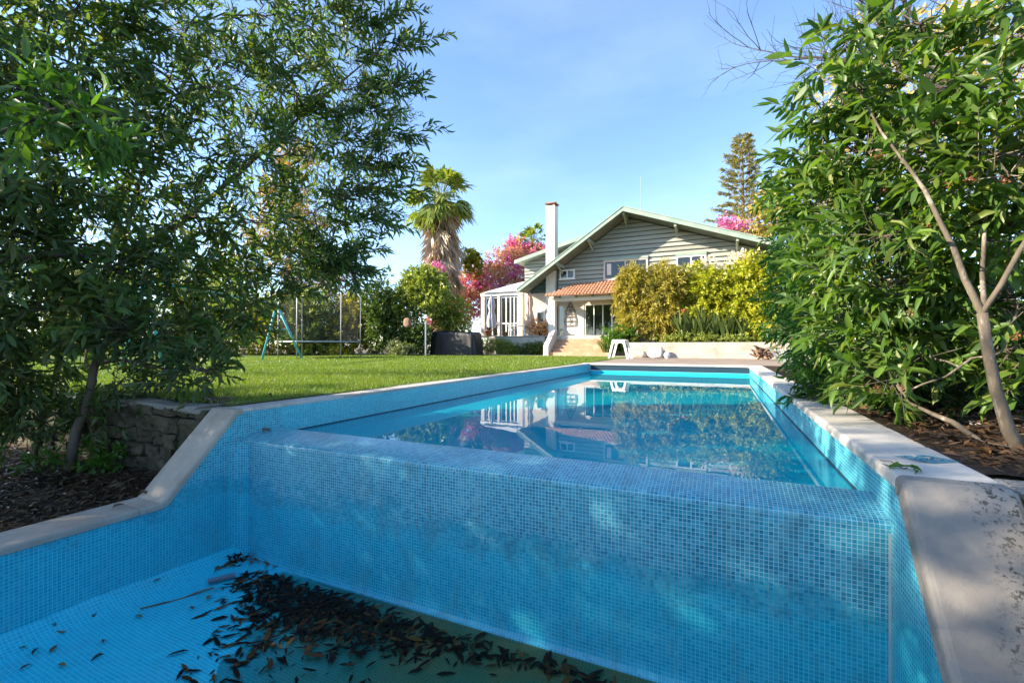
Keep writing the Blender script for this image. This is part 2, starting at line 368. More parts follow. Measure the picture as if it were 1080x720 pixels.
# side walls: one tiled face each from the far end to the basin
def side_wall(x, yc, y2, z2):
    out = []
    m = MB()
    m.face([(x, yc, -.03), (x, 3.3, -.03), (x, 3.3, -1.75), (x, yc, -1.75)], uv=[(yc, -.03), (3.3, -.03), (3.3, -1.75), (yc, -1.75)])
    q = [(yc, -.03), (yc, -1.75), (y2, -1.75), (y2, z2-.03)]
    m.face([(x, a, b) for a, b in q], uv=q)
    q = [(y2, z2-.03), (y2, -1.75), (-1.4, -1.75), (-1.4, z2-.03)]
    m.face([(x, a, b) for a, b in q], uv=q)
    m.build('side_wall', m_tile_side, pool)
    m = MB(); q = [(3.3, -.03), (YE, -.03), (YE, -.40), (3.3, -.40)]
    m.face([(x, a, b) for a, b in q], uv=q); m.build('waterline_band', m_tile_band, pool)
    m = MB(); q = [(3.3, -.40), (YE, -.40), (YE, -1.75), (3.3, -1.75)]
    m.face([(x, a, b) for a, b in q], uv=q); m.build('side_wall', m_tile_deep, pool)
    s = 1 if x < 0 else -1
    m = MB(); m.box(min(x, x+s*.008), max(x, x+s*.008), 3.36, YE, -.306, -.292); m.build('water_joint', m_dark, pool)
side_wall(XL, 2.82, 2.18, -.675); side_wall(XR, 2.61, 2.10, -.58)
m = MB(); m.face([(XL, 3.0, -1.7), (XR, 3.0, -1.7), (XR, YE, -1.7), (XL, YE, -1.7)]); m.build('pool_floor', m_tile_deep, pool)
# far end wall with the dark cover slot
m = MB()
m.face([(XL, YE, -.235), (XR, YE, -.235), (XR, YE, -1.75), (XL, YE, -1.75)])
m.build('end_wall', m_tile_deep, pool)
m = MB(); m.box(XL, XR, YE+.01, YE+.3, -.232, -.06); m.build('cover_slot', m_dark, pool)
m = MB(); m.box(XL-.35, XR+.35, YE-.02, YE+.38, -.055, .008); m.build('end_coping', m_coping, pool, bevel=.012)
# weir wall: one extruded profile with rounded lip, sloping top and coved foot
def arc(cy, cz, r, a0, a1, n): return [(cy+r*math.cos(R(a0+(a1-a0)*i/n)), cz+r*math.sin(R(a0+(a1-a0)*i/n))) for i in range(n+1)]
prof = [(3.18, -1.75), (3.18, -.235)] + arc(3.16, -.235, .02, 0, 100, 4)[1:] + arc(YW+.035, -.308, .035, 100, 180, 6) + [(YW, -.6), (YW, -1.0)] + [(YW-.16+.16*math.cos(R(a)), -1.30-.16*math.sin(R(a))) for a in range(0, 91, 15)] + [(YW-.2, -1.60)]
def weir():
    m = MB(); s = [0]
    for (a, b), (c, d) in zip(prof, prof[1:]): s.append(s[-1]+math.hypot(c-a, d-b))
    zero = s[7]
    for i in range(len(prof)-1):
        (a, b), (c, d) = prof[i], prof[i+1]
        N = 24
        for k in range(N):
            x0 = XL+.0+(XR-XL)*k/N; x1 = XL+(XR-XL)*(k+1)/N
            m.face([(x0, a, b), (x1, a, b), (x1, c, d), (x0, c, d)], uv=[(x0, zero-s[i]), (x1, zero-s[i]), (x1, zero-s[i+1]), (x0, zero-s[i+1])])
    return m.build('weir_wall', m_tile, pool, smooth=True)
weir()
# coved inner corner at the left end of the weir
m = MB(); rc = .13; pts = []
for i in range(7):
    a = R(180+90*i/6); pts.append((XL+rc+rc*math.cos(a)+.002, YW-rc-rc*math.sin(a)-.002))
for i in range(6):
    (xa, ya), (xb, yb) = pts[i], pts[i+1]
    m.face([(xa, ya, -.30), (xb, yb, -.30), (xb, yb, -1.5), (xa, ya, -1.5)], uv=[(i*.034, -.3), (i*.034+.034, -.3), (i*.034+.034, -1.5), (i*.034, -1.5)])
m.build('coved_corner', m_tile_side, pool, smooth=True)
# grout seam / rubber strip where weir meets right wall
m = MB(); m.box(XR-.012, XR-.001, YW-.006, YW+.01, -1.3, -.33); m.build('corner_seam', plain('seam_grey', (.45, .5, .5), None, 5, .7), pool)
# basin floor, sloping away from the left wall
def fz(x, y): return -1.378-.045*(.82*(x+3.33)+.57*(y-2.24))
bf = MB(); nx, ny = 60, 50
def fzc(x, y):
    d = x-XL
    return fz(x, y)+.016*mnoise.noise(Vector((x*1.9, y*1.9, 4)))+.008*mnoise.noise(Vector((x*5, y*5, 4)))+(0 if d > .25 else (.25-d)**2*1.6)
for i in range(nx):
    for j in range(ny):
        x0 = XL+(XR-XL)*i/nx; x1 = XL+(XR-XL)*(i+1)/nx; y0 = -1.4+(YW+1.4)*j/ny; y1 = -1.4+(YW+1.4)*(j+1)/ny
        bf.face([(x, y, fzc(x, y)) for x, y in ((x0, y0), (x1, y0), (x1, y1), (x0, y1))], uv=[(x0, y0), (x1, y0), (x1, y1), (x0, y1)])
bf.build('basin_floor', m_tile_floor, pool, smooth=True)
m = MB(); m.face([(XL, -1.4, -.72), (XR, -1.4, -.72), (XR, -1.4, -1.8), (XL, -1.4, -1.8)]); m.build('basin_wall', m_tile_side, pool)
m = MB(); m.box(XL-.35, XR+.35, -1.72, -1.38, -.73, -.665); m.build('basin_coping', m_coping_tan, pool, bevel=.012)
# copings: a profile swept along the top of each side wall, mitred where it turns down the slope
def coping(x_in, x_out, path, th, mat, name='coping', r=.022, nose=.03):
    """path: (y, z) of the top surface; x_in inner edge; profile rounded on the inner edge"""
    sgn = 1 if x_out > x_in else -1; w = abs(x_out-x_in)
    pr = [(w, -th), (w-.0, -r)] + [(w-r+r*math.cos(R(a)), -r+r*math.sin(R(a))) for a in (30, 60, 90)] + [(nose+r-r*math.sin(R(a)), -r+r*math.cos(R(a))) for a in (0, 30, 60)]
    pr = [(w, -th), (w, -r), (w-r*.3, -r*.3), (w-r, 0), (r, 0), (r*.5, -r*.13), (r*.13, -r*.5), (0, -r), (0, -th)]
    n = len(path); ts = []
    for i in range(n-1):
        a, b = path[i], path[i+1]; l = math.hypot(b[0]-a[0], b[1]-a[1]); ts.append(((b[0]-a[0])/l, (b[1]-a[1])/l))
    rings = []
    for i in range(n):
        t0 = ts[max(0, i-1)]; t1 = ts[min(n-2, i)]
        nn = ((-t0[1]-t1[1]), (t0[0]+t1[0])); l = math.hypot(*nn); nn = (nn[0]/l, nn[1]/l)
        if nn[1] < 0: nn = (-nn[0], -nn[1])
        base = (-t0[1], t0[0])
        if base[1] < 0: base = (-base[0], -base[1])
        k = 1/max(.3, nn[0]*base[0]+nn[1]*base[1])
        rings.append([(x_in+sgn*u, path[i][0]+nn[0]*v*k, path[i][1]+nn[1]*v*k) for u, v in pr])
    m = MB(); K = len(pr)
    for i in range(n-1):
        for j in range(K):
            j2 = (j+1) % K
            m.face([rings[i][j], rings[i][j2], rings[i+1][j2], rings[i+1][j]])
    m.face(rings[0]); m.face(list(reversed(rings[-1])))
    return m.build(name, mat, pool, smooth=False)
coping(XL-.02, XL-.36, [(YE-.03, 0), (9.0, .002), (2.87, 0)], .05, m_coping)
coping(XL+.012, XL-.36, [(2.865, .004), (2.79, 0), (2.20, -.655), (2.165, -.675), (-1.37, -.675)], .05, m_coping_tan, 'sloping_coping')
coping(XR-.028, XR+.365, [(YE-.03, 0), (9.0, .002), (2.68, 0)], .06, m_coping)
coping(XR-.03, XR+.365, [(2.678, .003), (2.61, -.002), (2.59, -.018), (2.10, -.58), (1.75, -.98), (1.72, -1.0), (-1.37, -1.0)], .09, m_lichen, 'sloping_coping', r=.03)
# outer faces under the right slope and stub wall running off to the right
m = MB(); m.box(1.14, 3.2, 2.66, 2.92, -.9, -.02); m.build('stub_wall', m_lichen, pool, bevel=.03)
m = MB(); q = [(2.66, -.05), (2.66, -1.1), (1.5, -1.1), (1.72, -.98)]
m.box(.80, 1.10, -1.3, 1.7, -1.9, -1.06); m.build('wall_core', m_lichen, pool)
# fish-shaped mosaic inlay on the right coping
m_inlay = mosaic('inlay_glass', pitch=.03, cols=[(.02, .14, .27), (.02, .28, .42), (.10, .45, .55), (.35, .6, .65)], grout_hi=(.5, .55, .55), grime=0)
m = MB(); C = Vector((.985, 3.11)); ax = Vector((1, -.05)).normalized(); bx = Vector((-ax.y, ax.x))
for k in range(11):                                      # curved slivers of blue glass across a pointed oval
    for q in range(5):
        u0 = -.125+.25*k/11+.002; u1 = -.125+.25*(k+1)/11-.002
        def hw(u): return .105*(1-(abs(u)/.128)**1.6)
        v0 = -1+2*q/5+.04; v1 = -1+2*(q+1)/5-.04
        if (k*7+q*3) % 11 == 0: continue
        ps = []
        for u, v in ((u0, v0), (u1, v0), (u1, v1), (u0, v1)):
            P = C+ax*(u+.015*math.sin(v*3))+bx*(hw(u)*v+.012*math.sin(u*30)); ps.append((P.x, P.y, .0045))
        m.face(ps, uv=[(k*.03+.004, q*.03+.004), (k*.03+.026, q*.03+.004), (k*.03+.026, q*.03+.026), (k*.03+.004, q*.03+.026)])
m.build('mosaic_inlay', m_inlay, pool)
# lilac-grey brush lying on the basin floor
# ---------------------------------------------------------------- water
def face_up(o):
    if o.data.polygons[0].normal.z < 0: o.data.flip_normals()
    return o
def water_mat(name, tint, dens_rough=.0, bump=.02, bs=2.2, murk=None, murkf=0, ior=1.34):
    t = NT(name)
    h = t.noise(t.mapv(t.pos(), (1, .8, 1)), bs, 3, .5)
    nb = t.bump(h, bump, .05)
    fr = t.n('ShaderNodeFresnel'); fr.inputs['IOR'].default_value = ior; t.l(nb, fr.inputs['Normal'])
    gl = t.n('ShaderNodeBsdfGlossy'); gl.inputs['Roughness'].default_value = dens_rough; t.l(nb, gl.inputs['Normal']); gl.inputs[0].default_value = (1, 1, 1, 1)
    tr = t.n('ShaderNodeBsdfTransparent'); tr.inputs[0].default_value = tint+(1,)
    body = tr.outputs[0]
    if murk:
        df = t.n('ShaderNodeBsdfDiffuse'); t.l(t.ramp(t.noise(t.pos(), 1.4, 5), [(.35, murk[0]), (.7, murk[1])]), df.inputs[0])
        mm = t.n('ShaderNodeMixShader'); mm.inputs[0].default_value = murkf; t.l(body, mm.inputs[1]); t.l(df.outputs[0], mm.inputs[2]); body = mm.outputs[0]
    mx = t.n('ShaderNodeMixShader'); t.l(fr.outputs[0], mx.inputs[0]); t.l(body, mx.inputs[1]); t.l(gl.outputs[0], mx.inputs[2])
    return t.end(mx.outputs[0])
m_water = water_mat('pool_water', (.7, 1.0, 1.0), bump=.012, ior=1.18, murk=((.004, .50, .64), (.006, .55, .68)), murkf=.45)
m = MB(); m.face([(XL, 3.17, ZWAT), (XR, 3.17, ZWAT), (XR, YE, ZWAT), (XL, YE, ZWAT)])
struct(face_up(m.build('pool_water', m_water)))
def puddle_mat():
    t = NT('puddle_water'); p = t.pos(); sx = t.n('ShaderNodeSeparateXYZ'); t.l(p, sx.inputs[0])
    d = t.math('ADD', t.math('MULTIPLY', t.math('ADD', sx.outputs[0], 3.33), .82), t.math('MULTIPLY', t.math('SUBTRACT', sx.outputs[1], 2.24), .57))
    d = t.math('ADD', d, t.math('MULTIPLY', t.math('SUBTRACT', t.noise(p, 1.6, 6, .65), .5), 1.1))        # the pond deepens away from its edge
    dep = t.math('MULTIPLY_ADD', d, .62, -.05, clamp=True)
    fr = t.n('ShaderNodeFresnel'); fr.inputs['IOR'].default_value = 1.33
    gl = t.n('ShaderNodeBsdfGlossy'); gl.inputs['Roughness'].default_value = .0
    tr = t.n('ShaderNodeBsdfTransparent'); t.l(t.mix(dep, (.95, 1.0, .95), (.46, .66, .40)), tr.inputs[0])
    df = t.n('ShaderNodeBsdfDiffuse'); t.l(t.ramp(t.noise(p, 1.3, 6, .6), [(.35, (.03, .15, .10)), (.55, (.09, .19, .09)), (.72, (.22, .19, .05))]), df.inputs[0])
    m1 = t.n('ShaderNodeMixShader'); t.l(t.math('MULTIPLY', dep, .52), m1.inputs[0]); t.l(tr.outputs[0], m1.inputs[1]); t.l(df.outputs[0], m1.inputs[2])
    mx = t.n('ShaderNodeMixShader'); t.l(fr.outputs[0], mx.inputs[0]); t.l(m1.outputs[0], mx.inputs[1]); t.l(gl.outputs[0], mx.inputs[2])
    return t.end(mx.outputs[0])
m_puddle = puddle_mat()
ZP = -1.385
pd = MB()
# the water lies where the tiled floor drops below it
pts = [(XL+.02, 2.80), (XR, 2.80), (XR, -1.39), (XL+.02, -1.39)]
pd.face([(x, y, ZP) for x, y in pts]); struct(face_up(pd.build('puddle_water', m_puddle)))

# ================================================================ dry stone retaining wall
sw = thing('stone_wall', (-7, 2.8, -.7), 'dry stone retaining wall with flat capstones holding up the lawn above the dark planting bed', 'stone wall')
def rock(m, c, s, seed, n=2, rough=.12, sph=.35):
    rr = random.Random(seed); bm = bmesh.new(); bmesh.ops.create_cube(bm, size=1)
    bmesh.ops.subdivide_edges(bm, edges=bm.edges, cuts=n, use_grid_fill=True)
    off = Vector((rr.random()*50, rr.random()*50, rr.random()*50)); rz = rr.uniform(-.06, .06)
    for v in bm.verts:
        p = v.co.copy(); p = p*(1-sph)+p.normalized()*.55*sph
        p += Vector((mnoise.noise(p*2.2+off), mnoise.noise(p*2.2+off*1.3), mnoise.noise(p*2.2+off*1.7)))*rough
        q = Vector((p.x*s[0], p.y*s[1], p.z*s[2])); v.co = Vector((q.x*math.cos(rz)-q.z*math.sin(rz), q.y, q.z+q.x*math.sin(rz)))+Vector(c)
    bm.verts.ensure_lookup_table(); bm.verts.index_update(); b = len(m.v); m.v += [tuple(v.co) for v in bm.verts]
    for f in bm.faces: m.f.append(tuple(b+v.index for v in f.verts)); m.uv.append([(0, 0)]*len(f.verts)); m.mi.append(0)
    bm.free()
m = MB(); z = -.84; k = 0
while z < -.1:
    hgt = random.uniform(.09, .17); x = -12.2
    while x < -4.55:
        w = random.uniform(.14, .42); k += 1
        if x+w > -4.5: w = -4.5-x
        rock(m, (x+w/2, 2.86+random.uniform(-.05, .04), z+hgt/2), (w*random.uniform(.93, 1.0), .30, hgt*random.uniform(.86, 1.02)), k, 3, .13, .06); x += w
    z += hgt
m.build('stones', m_stone, sw, smooth=False, merge=False)
m = MB(); m.box(-12.2, -4.5, 2.84, 2.98, -.9, -.06); m.build('backing', m_mulch, sw)
m = MB(); x = -12.2
while x < -4.6:
    w = random.uniform(.4, .8); k += 1; rock(m, (x+w/2, 3.0, -.02), (w, .62, .07), k, 2, .10, .12); x += w
m.build('capstones', m_flag, sw, merge=False)
# ================================================================ THE HOUSE
FZ = 1.22; YF = 27.5; YR = 26.0
house = thing('villa', (-5, 30, 0), 'green weatherboarded villa with low asymmetric gable, white chimney and a terracotta tiled porch', 'house')
AP = at_y(657, 219, YR); EL = at_y(546, 304.5, YR); ER = at_y(800, 251.5, YR)
kl = (AP.z-EL.z)/(AP.x-EL.x); kr = (AP.z-ER.z)/(ER.x-AP.x)
XE = 3.4; ZE = AP.z-kr*(XE-AP.x)
def roof_z(x): return AP.z-kl*(AP.x-x) if x < AP.x else AP.z-kr*(x-AP.x)
# weatherboards: sloped planks row by row, clipped by the roof line
def boards(m, z0, z1, xl, xr, y, h=.26, lap=.055, holes=()):
    z = z0
    while z < z1-.01:
        zt = min(z+h, z1)
        segs = [(xl(z), xr(z), xl(zt), xr(zt))]
        for (a, b, c, d) in segs:
            if b-a < .05: continue
            c = max(c, a); d_ = min(d, b)
            if d_ < c: c = d_ = (c+d_)/2
            
            cuts = [0]+sorted(random.uniform(.1, .9) for _ in range(int((b-a)/4)))+[1]
            for f0, f1 in zip(cuts, cuts[1:]):
                A0, A1 = a+(b-a)*f0, a+(b-a)*f1; C0, C1 = max(c, min(d_, A0)) if f0 else c, max(c, min(d_, A1)) if f1 < 1 else d_
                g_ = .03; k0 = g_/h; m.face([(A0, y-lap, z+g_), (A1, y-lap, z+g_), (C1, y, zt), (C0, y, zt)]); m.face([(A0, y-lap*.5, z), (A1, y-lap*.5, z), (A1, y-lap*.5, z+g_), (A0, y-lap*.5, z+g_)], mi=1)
            m.face([(a, y, z), (b, y, z), (b, y-lap, z), (a, y-lap, z)], mi=1); m.face([(a, y-lap*.92-.004, zt-.035), (b, y-lap*.92-.004, zt-.035), (b, y-.001, zt), (a, y-.001, zt)], mi=1) if False else None
        z += h
XWL = at_y(553, 300, YF).x; XWR = 2.7
def xl_(z): return max(XWL, AP.x-(AP.z-.22-z)/kl)
def xr_(z): return min(XWR, AP.x+(AP.z-.22-z)/kr)
m = MB(); XCH = at_y(589, 300, YF).x
boards(m, 3.95, AP.z-.22, lambda z: max(XCH, xl_(z)), xr_, YF)
m.build('gable_cladding', [m_clad, m_joint_shade], house, merge=False)
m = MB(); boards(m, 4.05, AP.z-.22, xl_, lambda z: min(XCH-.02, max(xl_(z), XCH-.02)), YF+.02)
m.build('gable_cladding', [m_clad_dark, m_joint_shade], house, merge=False)
# plaster ground floor and side walls
m = MB(); xp0 = at_y(577, 340, YF).x
m.box(XWL, XWL+.25, YF+.05, 39, .3, 4.2); m.box(XWR-.25, XWR, YF+.05, 39, .3, ZE+.1)
m.box(XWL, xp0+.2, YF+.04, YF+.2, FZ, 4.04)
m.box(at_y(652, 340, YF).x+.9, XWR, YF+.04, YF+.24, .3, 3.93)
m.box(XWL, XWR, 38.8, 39, .3, 5)
m.build('ground_floor_wall', m_cream, house)
# roof slabs with rake boards
m = MB()
def slab(m, xa, za, xb, zb, y0, y1, th):
    m.face([(xa, y0, za), (xb, y0, zb), (xb, y1, zb), (xa, y1, za)]); m.face([(xa, y0, za-th), (xa, y1, za-th), (xb, y1, zb-th), (xb, y0, zb-th)])
    for p, q in (((xa, za), (xb, zb)),):
        m.face([(p[0], y0, p[1]-th), (q[0], y0, q[1]-th), (q[0], y0, q[1]), (p[0], y0, p[1])]); m.face([(p[0], y1, p[1]), (q[0], y1, q[1]), (q[0], y1, q[1]-th), (p[0], y1, p[1]-th)])
    m.face([(xa, y0, za-th), (xa, y0, za), (xa, y1, za), (xa, y1, za-th)]); m.face([(xb, y0, zb), (xb, y0, zb-th), (xb, y1, zb-th), (xb, y1, zb)])
slab(m, EL.x, EL.z, AP.x, AP.z, YR, 39.4, .14); slab(m, AP.x, AP.z, XE, ZE, YR, 39.4, .14)
m.build('roof', m_roof, house)
for (xa, za, xb, zb) in ((EL.x-.06, EL.z-.04, AP.x, AP.z+.04), (AP.x, AP.z+.04, XE, ZE+.04)):
    m = MB(); slab(m, xa, za+.02, xb, zb+.02, YR-.055, YR-.003, .26); slab(m, xa, za+.05, xb, zb+.05, YR-.085, YR+.10, .05)
    m.build('rake_board', m_fascia, house)
# purlin ends under the overhang
for u, v in ((657, 224), (620, 252), (587, 277), (712, 236), (778, 254)):
    P = at_y(u, v, YR+.1); zt = roof_z(P.x)-.16
    m = MB(); m.bar((P.x, YR+.12, zt-.09), (P.x, YF-.01, zt-.09), .13, .18)
    m.bar((P.x, YR+.35, zt-.18), (P.x, YF-.25, zt-.52), .08, .08); m.build('purlin', m_fascia, house)
# windows of the gable
def window(u0, v0, u1, v1, y, panes, frame_mat, fr=.09, head=None, y_depth=.10):
    a = at_y(u0, v0, y); b = at_y(u1, v1, y); x0, x1, z0, z1 = a.x, b.x, b.z, a.z
    w = MB(); yf = y-.075
    w.box(x0-fr, x0, yf, y+.05, z0-fr, z1+fr); w.box(x1, x1+fr, yf, y+.05, z0-fr, z1+fr)
    w.box(x0, x1, yf, y+.05, z1, z1+fr); w.box(x0, x1, yf, y+.05, z0-fr, z0)
    for k in range(1, panes):
        xm = x0+(x1-x0)*k/panes; w.box(xm-fr*.45, xm+fr*.45, yf+.005, y+.04, z0, z1)
    f = w.build('window', frame_mat, house)
    g_ = MB(); g_.box(x0, x1, y-.046, y-.034, z0, z1); g_.build('pane', m_glass, f)
    s_ = MB(); s_.box(x0-fr*1.6, x1+fr*1.6, yf-.05, y, z0-fr-.05, z0-fr); s_.build('sill', frame_mat, f)
    if head: h_ = MB(); h_.box(x0-fr*1.3, x1+fr*1.3, yf-.03, y, z1+fr, z1+fr+head); h_.build('lintel_board', m_fascia, f)
    return f
f1 = window(638.5, 277, 681.5, 291, YF-.03, 2, m_wood_pink, .10, .12)
c = MB(); a = at_y(640.5, 278.5, YF); b = at_y(645, 290, YF); c.box(a.x, b.x, YF-.092, YF-.080, b.z, a.z); c.build('curtain', m_white, f1)
window(715, 272, 743, 283, YF-.03, 2, m_white_paint, .09, .16)
window(592, 286.5, 605, 292.5, YF-.03, 2, m_white_paint, .09)
# chimney
ca = at_y(575.6, 217, YF-.35); cb = at_y(585, 217, YF-.35)
m = MB(); m.box(ca.x, cb.x, YF-.35, YF+.30, FZ, ca.z-.02); ch = m.build('chimney', m_white, house, bevel=.015)
m = MB(); m.box(ca.x-.06, cb.x+.06, YF-.41, YF+.36, ca.z+.10, ca.z+.17)
for sx in (ca.x+.02, cb.x-.14):
    for sy in (YF-.33, YF+.16): m.box(sx, sx+.12, sy, sy+.12, ca.z-.02, ca.z+.10)
m.build('chimney_cap', plain('cap_tile', (.34, .20, .14), None, 5, .8), ch)
# rear wing on the left with its own rising roof
wy = 31.0; wa = at_y(553.5, 270, wy); wb = at_y(604, 250, wy); wz = at_y(553.5, 300, wy).z
ra = at_y(543, 275, wy-.8); rb = at_y(615, 248.5, wy-.8); kz = (rb.z-ra.z)/(rb.x-ra.x)
m = MB(); boards(m, wz-1.2, wb.z+.3, lambda z: max(wa.x, ra.x+(z-ra.z+.12)/kz), lambda z: wb.x+.6, wy, .24); m.build('wing_cladding', [m_clad, m_joint_shade], house, merge=False)
m = MB(); m.box(wa.x, wa.x+.2, wy+.03, 38, .3, wa.z-.15); m.build('wing_wall', m_clad, house)
m = MB(); slab(m, ra.x, ra.z, rb.x, rb.z, wy-.8, 38.5, .16); slab(m, ra.x-.03, ra.z+.03, rb.x, rb.z+.03, wy-.86, wy-.803, .26); m.build('wing_roof', m_fascia, house)
# mast
P = at_y(676, 226, 30); m = MB(); m.tube([(P.x, 30, P.z-.5), (P.x, 30, at_y(676, 186, 30).z)], .022, 6); m.build('antenna_mast', m_steel, house)
# ---- porch: tiled lean-to on a white beam
def tile_roof_mat():
    t = NT('terracotta_tiles'); p = t.pos()
    c = t.ramp(t.noise(p, 5, 6, .7), [(.3, (.33, .15, .085)), (.5, (.45, .235, .135)), (.75, (.55, .36, .23))])
    return t.end(t.bsdf(c, .75, .3, t.bump(t.noise(p, 30), .3, .01)))
m_terr = tile_roof_mat()
ea = at_y(574.5, 312.5, 25.7); eb = at_y(690, 300.5, 25.7); ta = at_y(607, 299, YF); 
ze = ea.z; zt = ta.z+.02; xe0, xe1 = ea.x, eb.x; yE = 25.62
m = MB(); step = .20; x = xe0
nrow = 6
while x < xe1:
    # barrel tiles: half-round ridges running up the slope, stepped course by course
    top = min(1, max(.12, (x-xe0)/(ta.x-xe0)*1.02)) if x < ta.x else 1
    for r_ in range(nrow):
        f0, f1_ = r_/nrow*top, (r_+1)/nrow*top
        y0 = yE+(YF-yE)*f0; y1 = yE+(YF-yE)*f1_+.03; z0 = ze+(zt-ze)*f0+.025; z1 = ze+(zt-ze)*f1_-.005
        pr0 = [(x+step*.5-step*.42*math.cos(R(a)), step*.42*math.sin(R(a))) for a in range(0, 181, 30)]
        for (xa, ha), (xb, hb) in zip(pr0, pr0[1:]):
            m.face([(xa, y0, z0+ha), (xb, y0, z0+hb), (xb, y1, z1+hb*.85), (xa, y1, z1+ha*.85)])
        m.face([(q[0], y0, z0+q[1]) for q in pr0])
    x += step
m.face([(xe0, yE+.01, ze-.02), (xe1, yE+.01, ze-.02), (xe1, YF, zt-.05), (ta.x, YF, zt-.05)])
pr_ = m.build('porch_roof', m_terr, house, merge=False)
ba = at_y(578.5, 318, 26.0); BZ = at_y(640, 315.5, 26.0).z
m = MB(); m.box(ba.x, xe1, 25.98, 26.2, BZ, ze-.10); m.box(ba.x, ba.x+.25, 26.2, YF-.36, BZ, ze+.1); m.build('porch_beam', m_cream, house)
for k in range(9):
    x = xe0+.9+k*1.0
    if x > xe1: break
    m = MB(); m.bar((x, yE+.12, ze-.085), (x, 25.99, ze+.0), .1, .11); m.build('rafter_end', m_clad_dark, house)
m = MB(); m.box(ba.x, ba.x+.42, 25.97, 26.35, .3, BZ-.003); m.build('porch_pillar', m_white, house, bevel=.01)
# porch floor, back wall with glass doors, wrought-iron piece
m = MB(); m.box(ba.x-.2, xe1, 25.9, 30.5, .0, FZ); m.build('porch_floor', plain('porch_stone', (.62, .52, .42), None, 2, .7), house)
YB = YF+.06
xs = lambda u: at_y(u, 340, YB).x
m = MB(); m.box(xs(594.5), xs(616), YB, YB+.2, FZ, BZ+.5); m.box(ba.x, xs(584), YB-.0, YB+.2, FZ, BZ+.5)
m.box(xs(584), xe1, YB+.01, YB+.2, BZ-.12, BZ+.52); m.build('porch_back_wall', m_white, house)
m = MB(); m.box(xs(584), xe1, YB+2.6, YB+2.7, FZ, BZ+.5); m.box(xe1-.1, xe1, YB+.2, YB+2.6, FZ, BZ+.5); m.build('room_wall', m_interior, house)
m = MB(); m.box(xs(584), xe1, YB+.2, YB+2.7, BZ+.3, BZ+.4); m.build('room_ceiling', m_cream, house)
m = MB(); m.box(xs(629), xs(645), YB+1.7, YB+2.5, FZ, FZ+.55); m.box(xs(629), xs(645), YB+2.3, YB+2.55, FZ+.55, FZ+1.0)
m.build('sofa', plain('teal_cloth', (.10, .30, .36), None, 6, .8), house, bevel=.06)
def glazed(x0, x1, z0, z1, y, n, fr=.055):
    w = MB()
    for k in range(n+1):
        x = x0+(x1-x0)*k/n; w.box(x-fr/2, x+fr/2, y-.03, y+.03, z0, z1)
    w.box(x0-fr/2, x1+fr/2, y-.028, y+.028, z1, z1+fr); w.box(x0-fr/2, x1+fr/2, y-.028, y+.028, z0-.001, z0+fr)
    f = w.build('glass_door', m_white_paint, house)
    g_ = MB(); g_.box(x0, x1, y-.006, y+.006, z0+fr, z1); g_.build('pane', m_clear, f)
def clear_glass():
    t = NT('clear_glass'); fr = t.n('ShaderNodeFresnel'); fr.inputs['IOR'].default_value = 1.6
    gl = t.n('ShaderNodeBsdfGlossy'); gl.inputs['Roughness'].default_value = .02; tr = t.n('ShaderNodeBsdfTransparent'); tr.inputs[0].default_value = (.72, .78, .78, 1)
    mx = t.n('ShaderNodeMixShader'); t.l(t.math('ADD', fr.outputs[0], .04), mx.inputs[0]); t.l(tr.outputs[0], mx.inputs[1]); t.l(gl.outputs[0], mx.inputs[2]); return t.end(mx.outputs[0])
m_clear = clear_glass()
glazed(xs(584.5), xs(594), FZ, BZ-.16, YB+.06, 2); glazed(xs(617), xs(655), FZ, BZ-.16, YB+.06, 4)
# wrought-iron birdcage-like wall piece
ia = at_y(595.5, 319, YB-.05); ib = at_y(607.5, 343.5, YB-.05); cx = (ia.x+ib.x)/2; hw = (ib.x-ia.x)/2
m = MB()
for s_ in (-1, 1):
    m.tube([(cx+s_*hw*q, YB-.05, ib.z+(ia.z-ib.z)*t_) for q, t_ in ((.9, 0), (1, .25), (.75, .5), (.85, .62), (.45, .8), (.1, .97), (0, 1))], .028, 6)
for t_, q in ((0, .9), (.2, .97), (.38, .85), (.5, .75), (.66, .75), (.8, .45)):
    m.tube([(cx-hw*q, YB-.05, ib.z+(ia.z-ib.z)*t_), (cx+hw*q, YB-.05, ib.z+(ia.z-ib.z)*t_)], .02, 6)
for k in range(7):
    a = k*.9; m.tube([(cx+hw*.35*math.cos(a+q*1.1)*(1-q/9), YB-.05, ib.z+(ia.z-ib.z)*(.1+.11*k)+.1*math.sin(a+q*1.1)) for q in range(6)], .016, 5)
iron = m.build('wall_ornament', plain('rusty_iron', (.16, .12, .10), None, 8, .7), None); tag(iron, 'curly wrought iron ornament hung on the white porch wall beside the glass doors', 'ornament')
# steps and parapet
st = thing('garden_steps', (at_y(605, 376, 25).x, 25, 0), 'terracotta steps climbing from the garden path to the porch', 'steps')
xa = at_y(583.5, 372, 25.2).x; xb = at_y(646, 372, 25.2).x; n = 5
m_step = plain('step_terracotta', (.52, .30, .17), (.42, .23, .13), 2.5, .75, .3, 30, dirt=(.58, .44, .30), dscale=2)
for k in range(n):
    z1 = .06+(FZ-.20-.06)*(k+1)/n; y0 = 24.55+.30*k
    m = MB(); m.box(xa+.0, xb, y0, 26.0 if k == n-1 else y0+.302, .0, z1); m.build('step', m_step, st, bevel=.012)
m = MB(); xw = at_y(573.5, 370, 24.5).x
pp = [(24.40, .04), (24.40, .62), (24.62, .80), (25.55, 1.52), (25.98, 1.60), (25.98, .04)]
m.face([(xw, y, z) for y, z in pp]); m.face([(xa-.004, y, z) for y, z in reversed(pp)])
for (p, q) in zip(pp, pp[1:]+pp[:1]): m.face([(xw, p[0], p[1]), (xa-.004, p[0], p[1]), (xa-.004, q[0], q[1]), (xw, q[0], q[1])])
